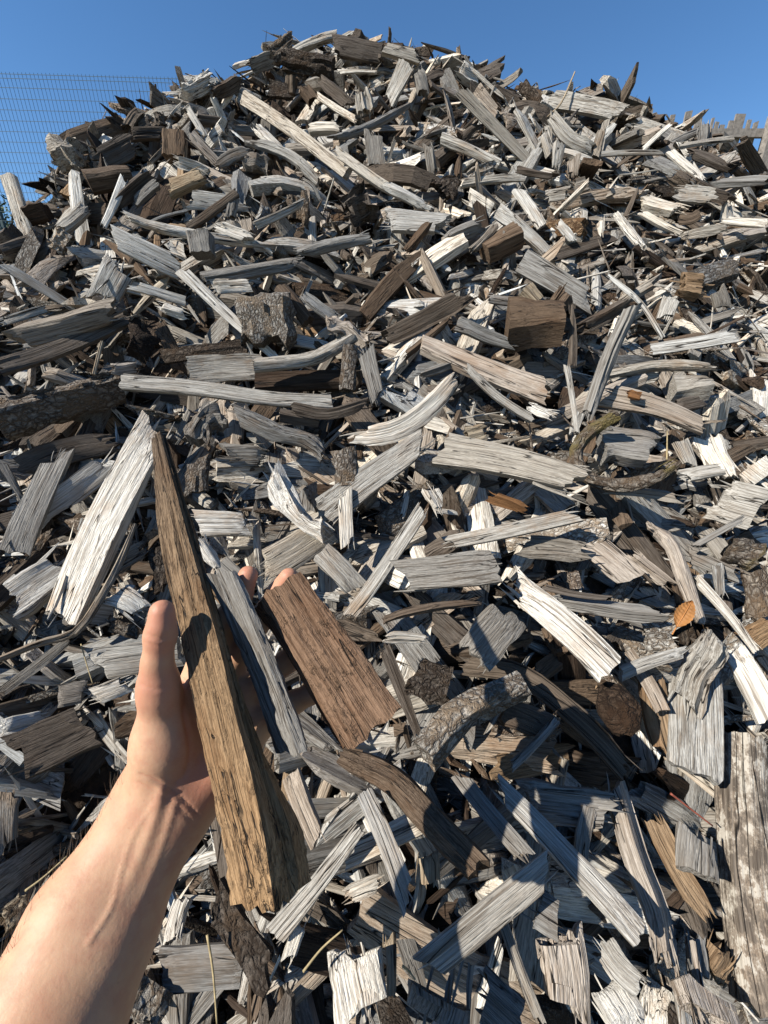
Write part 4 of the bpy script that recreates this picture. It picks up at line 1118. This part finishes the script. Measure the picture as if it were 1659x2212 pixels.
HEAD = np.array([-.23, -.38, 1.57])
def body_sdf(P):
    c = HEAD
    d = ell(P, c+[0, .0, .02], (.076, .098, .112)); d = smin(d, ell(P, c+[0, .03, -.06], (.056, .068, .06)), .03)
    d = smin(d, cone(P, c+[0, .088, .015], c+[0, .112, -.022], .010, .014), .012)      # nose
    for s in (-1, 1):
        d = smin(d, ell(P, c+[s*.078, -.01, -.005], (.012, .022, .034)), .008)
        d = smax(d, -ell(P, c+[s*.031, .098, .012], (.018, .014, .011)), .012)
        d = smin(d, ell(P, c+[s*.031, .084, .011], (.013, .013, .011)), .004)
    d = smin(d, ell(P, c+[0, .092, -.058], (.025, .012, .008)), .01)
    d = smin(d, cone(P, c+[0, -.03, -.07], c+[0, -.045, -.20], .054, .058), .03)
    # right arm up to the phone
    cc = lambda x, y, z: CAM+x*CR+y*CU+z*CF
    SR = c+[.20, -.04, -.25]; ER = np.array([.17, -.34, 1.10]); HR = cc(.035, -.15, -.05)
    d = smin(d, chain(P, [SR, ER, HR], [.052, .040, .026], .03), .03)
    d = smin(d, cone(P, HR, cc(.034, -.10, -.040), .026, .018), .02)
    for k in range(4):
        y_ = -.075-.019*k
        d = smin(d, chain(P, [cc(.030, y_-.01, -.034), cc(.032, y_, -.010), cc(.004, y_, .000)], [.010, .009, .007], .004), .006)
    d = smin(d, chain(P, [cc(.02, -.10, -.036), cc(.0, -.075, -.026)], [.012, .008], .004), .008)
    # left upper arm down to the elbow of the fine forearm
    SL = c+[-.20, -.02, -.25]
    d = smin(d, cone(P, SL, ELB, .052, .036), .03)
    # trunk and legs under the clothes
    d = smin(d, cone(P, c+[0, -.04, -.33], c+[0, -.05, -.62], .11, .10), .05)
    for s in (-1, 1):
        d = smin(d, chain(P, [c+[s*.09, -.05, -.70], c+[s*.10, -.03, -1.10], c+[s*.11, -.07, -1.50]], [.08, .055, .04], .03), .03)
    return d
BV, BF = surface_nets(body_sdf, (-.62, -.70, .0), (.32, .10, 1.74), .0095)
nb = len(V)
AV = np.concatenate([V, BV]); AF = F.tolist()+(BF+nb).tolist()
person = mesh_obj('person', AV, AF, SKIN, origin=np.array([HEAD[0], HEAD[1], 0.02]), smooth=4, attrs={'red': np.concatenate([np.maximum(red, crease), np.zeros(len(BV))])})
tag(person, 'bare forearm and open hand reaching in from lower left, holding up wood pieces', 'person')
# fine hairs along the forearm
hr = np.random.default_rng(6); cand = np.where((dpx[:, 1] > 1690) & (dpx[:, 1] < 2230) & (facing < .75) & (vn@acr < .2))[0]
hv = []; hf = []; axd_ = unit(WR-ELB)
for i in hr.choice(cand, 420, replace=False):
    d_ = unit(vn[i]*.55+axd_*hr.uniform(.5, 1.0)+hr.normal(0, .25, 3)); L_ = hr.uniform(.005, .011); p0 = V[i]-vn[i]*.0004
    s_ = unit(np.cross(d_, vn[i]+.01)); r_ = .00009; k0 = len(hv)
    for j, (f_, rr_) in enumerate(((0, 1), (.5, .8), (1, .25))):
        c_ = p0+d_*L_*f_+axd_*L_*.25*f_*f_
        for q in (0, 2.094, 4.189): hv.append(c_+r_*rr_*(s_*math.cos(q)+np.cross(d_, s_)*math.sin(q)))
    for j in (0, 1):
        for q in range(3): hf.append((k0+j*3+q, k0+j*3+(q+1) % 3, k0+j*3+3+(q+1) % 3, k0+j*3+3+q))
mesh_obj('arm_hair', np.array(hv)-np.array([HEAD[0], HEAD[1], 0.02]), hf, HAIR_M, person)
def shirt_sdf(P):
    c = HEAD
    d = smin(cone(P, c+[0, -.04, -.32], c+[0, -.05, -.66], .135, .125), cone(P, c+[-.15, -.04, -.25], c+[.15, -.04, -.25], .068, .068), .06)
    d = smin(d, cone(P, c+[-.08, -.04, -.45], c+[.08, -.04, -.45], .12, .12), .05)
    SL = c+[-.20, -.02, -.25]; SR = c+[.20, -.04, -.25]; ER = np.array([.17, -.34, 1.10])
    d = smin(d, cone(P, SL, SL+(ELB-SL)*.62, .066, .058), .03); d = smin(d, cone(P, SR, SR+(ER-SR)*.6, .066, .058), .03)
    d = smax(d, -(np.linalg.norm(P-(c+np.array([0, -.03, -.13])), axis=1)-.085), .01)
    return d
def trouser_sdf(P):
    c = HEAD; d = ell(P, c+[0, -.05, -.70], (.16, .125, .13))
    for s in (-1, 1):
        d = smin(d, chain(P, [c+[s*.09, -.05, -.72], c+[s*.10, -.03, -1.10], c+[s*.11, -.07, -1.47]], [.095, .072, .062], .03), .03)
    return d
def hair_sdf(P):
    c = HEAD; d = ell(P, c+[0, -.012, .035], (.088, .108, .112))
    return smax(d, -ell(P, c+[0, .11, -.05], (.075, .085, .10)), .015)
def shoe_sdf(P):
    c = HEAD; d = None
    for s in (-1, 1):
        k = cone(P, c+[s*.11, -.09, -1.51], c+[s*.125, .10, -1.525], .048, .040); d = k if d is None else np.minimum(d, k)
    return smax(d, -(P[:, 2]-.012), .004)
org = np.array([HEAD[0], HEAD[1], 0.02])
for nm, fn, lo, hi, h, m in (('shirt', shirt_sdf, (-.62, -.65, .80), (.22, -.1, 1.46), .012, SHIRT_M), ('trousers', trouser_sdf, (-.55, -.65, .02), (.1, -.2, 1.0), .014, JEANS_M),
                             ('hair', hair_sdf, (-.36, -.54, 1.42), (-.1, -.22, 1.75), .008, HAIR_M), ('shoes', shoe_sdf, (-.45, -.60, -.01), (.0, -.15, .14), .008, SHOE_M)):
    v, f = surface_nets(fn, lo, hi, h)
    mesh_obj(nm, v-org, f.tolist(), m, person, smooth=4)

# the phone that takes the picture, held just behind the lens
ax = np.array([CR, CU, CF])
ph = empty('phone', CAM-.10*CU-.012*CF); tag(ph, 'dark phone held up by the photographer behind the lens', 'phone'); PO = np.array(ph.location)
c0 = CAM-CF*.013-CU*.058-CR*.018
bm = bmesh.new()
v, f = box((0, 0, 0), (.072, .148, .008)); bv = [bm.verts.new(k) for k in v]
for q in f: bm.faces.new([bv[i] for i in q])
bmesh.ops.bevel(bm, geom=[e for e in bm.edges if abs(e.verts[0].co.z-e.verts[1].co.z) > .004], offset=.009, segments=4, profile=.5, affect='EDGES')
pv = np.array([k.co[:] for k in bm.verts]); bm.verts.index_update(); pf = [[k.index for k in q.verts] for q in bm.faces]; bm.free()
mesh_obj('body', c0+pv@ax-PO, pf, PHONE_M, ph)
v, f = box(c0-CF*.0043, (.066, .140, .0012), ax); mesh_obj('screen', np.array(v)-PO, f, GLASS_M, ph)
v, f = box(CAM-CF*.0075-CR*.012-CU*.012, (.034, .034, .002), ax); mesh_obj('lens_plate', np.array(v)-PO, f, GLASS_M, ph)

# ------------------------------------------------------------------ the three pieces held in the hand
def held(name, rings, tone, label, cat, seed, mat_bk=0., sub=6, nr=26, rough=.0011, rag=.004, tone2=None, mat=None):
    """rings: list of closed outlines (same count) along the piece, given as points; grain runs along it"""
    rng = np.random.default_rng(seed)
    R = np.array(rings); nk = R.shape[1]
    rows = []
    for i in np.linspace(0, len(R)-1-1e-6, nr):
        a = int(i); rows.append(R[a]+(R[a+1]-R[a])*(i-a))
    rows = np.array(rows)
    ring = []
    for j in range(nk):
        for s in range(sub): ring.append((j, s/sub))
    m = len(ring)
    groove = rng.normal(0, rough, m); groove[::sub] *= .5
    cen = rows.mean(1)
    L = np.linalg.norm(cen[-1]-cen[0]); axd = unit(cen[-1]-cen[0])
    e0 = rng.random(m)*rag; e1 = rng.random(m)*rag
    V = np.zeros((nr, m, 3)); G = np.zeros((nr, m, 3))
    side = unit(rows[0][1]-rows[0][0]); side = unit(side-(side@axd)*axd); up = np.cross(axd, side)
    wob = np.stack([np.interp(np.arange(nr), np.linspace(0, nr-1, 7), rng.normal(0, .0012, 7)) for _ in range(nk)], 1)
    for i in range(nr):
        for k, (j, s) in enumerate(ring):
            a = rows[i][j]; b = rows[i][(j+1) % nk]; p_ = a+(b-a)*s
            o = unit(p_-cen[i]); g = groove[k]+rng.normal(0, rough*.35)+wob[i][j]*(1-s)+wob[i][(j+1) % nk]*s
            corner = -.0016 if s == 0 else 0
            V[i, k] = p_+o*(g+corner)+axd*(e0[k]*math.exp(-(i/2)**2)-e1[k]*math.exp(-((nr-1-i)/2)**2))
            rel = V[i, k]-cen[0]; G[i, k] = (rel@axd, rel@side, rel@up)
    Vf = V.reshape(-1, 3); F = []
    for i in range(nr-1):
        for k in range(m):
            k2 = (k+1) % m; F.append((i*m+k, i*m+k2, (i+1)*m+k2, (i+1)*m+k))
    c0 = len(Vf); Vf = np.vstack([Vf, V[0].mean(0)[None], V[-1].mean(0)[None]]); Gf = np.vstack([G.reshape(-1, 3), G[0].mean(0)[None], G[-1].mean(0)[None]])
    for k in range(m):
        k2 = (k+1) % m; F.append((c0, k2, k)); F.append((c0+1, (nr-1)*m+k, (nr-1)*m+k2))
    n = len(Vf)
    tn = np.tile(np.array(TONES[tone] if isinstance(tone, str) else tone), (n, 1))
    if tone2 is not None:
        u = np.clip(((Gf[:, 0])/L), 0, 1)[:, None]; tn = tn*(1-u)+np.array(tone2)[None]*u
    o = mesh_obj(name, Vf, F, mat or FINEWOOD, origin=cen[-1], smooth=math.radians(32), attrs={'gp': Gf+rng.uniform(-9, 9, 3), 'tone': tn, 'rv': np.full(n, .31)})
    bm = bmesh.new(); bm.from_mesh(o.data); bmesh.ops.recalc_face_normals(bm, faces=bm.faces); bm.to_mesh(o.data); bm.free()
    tag(o, label, cat, 'wood pieces held in the hand')
    return o
# long stick: left edge, front ridge, right edge, back
def q4(l, r, rt, bk): return [A(*l), A(*r), A(*rt), A(*bk)]
held('held_stick', [q4((322, 945, .335), (343, 922, .332), (362, 950, .342), (345, 950, .347)),
                    q4((350, 1205, .285), (432, 1240, .274), (450, 1250, .288), (400, 1225, .298)),
                    q4((402, 1440, .255), (488, 1445, .243), (520, 1480, .263), (460, 1450, .273)),
                    q4((440, 1640, .238), (537, 1640, .226), (585, 1650, .252), (515, 1645, .262)),
                    q4((468, 1800, .228), (570, 1800, .215), (645, 1780, .243), (560, 1790, .254)),
                    q4((492, 1965, .219), (597, 1985, .205), (668, 1905, .233), (590, 1930, .246))], (.120, .088, .061),
     'long brown wedge-shaped stick held upright between thumb and palm', 'stick', 301, sub=8, nr=48, tone2=(.33, .215, .115), mat=DIRTY)
held('held_stick', [q4((440, 1232, .281), (505, 1228, .276), (522, 1262, .284), (470, 1250, .293)),
                    q4((520, 1425, .268), (582, 1410, .261), (606, 1440, .270), (560, 1430, .281)),
                    q4((598, 1632, .255), (656, 1638, .245), (674, 1606, .254), (640, 1610, .268))], 'G',
     'grey weathered stick held in the middle of the open hand', 'stick', 302, sub=6, nr=26)
held('held_block', [[A(545, 1312, .292), A(572, 1274, .281), A(650, 1232, .281), A(640, 1250, .297)],
                    [A(645, 1465, .280), A(668, 1440, .266), A(760, 1380, .268), A(745, 1400, .287)],
                    [A(738, 1622, .268), A(768, 1622, .252), A(870, 1532, .254), A(850, 1545, .272)]], (.205, .130, .084),
     'reddish-brown rectangular block held at the fingertips', 'wood block', 303, sub=8, nr=26, rough=.0008, mat=DIRTY)
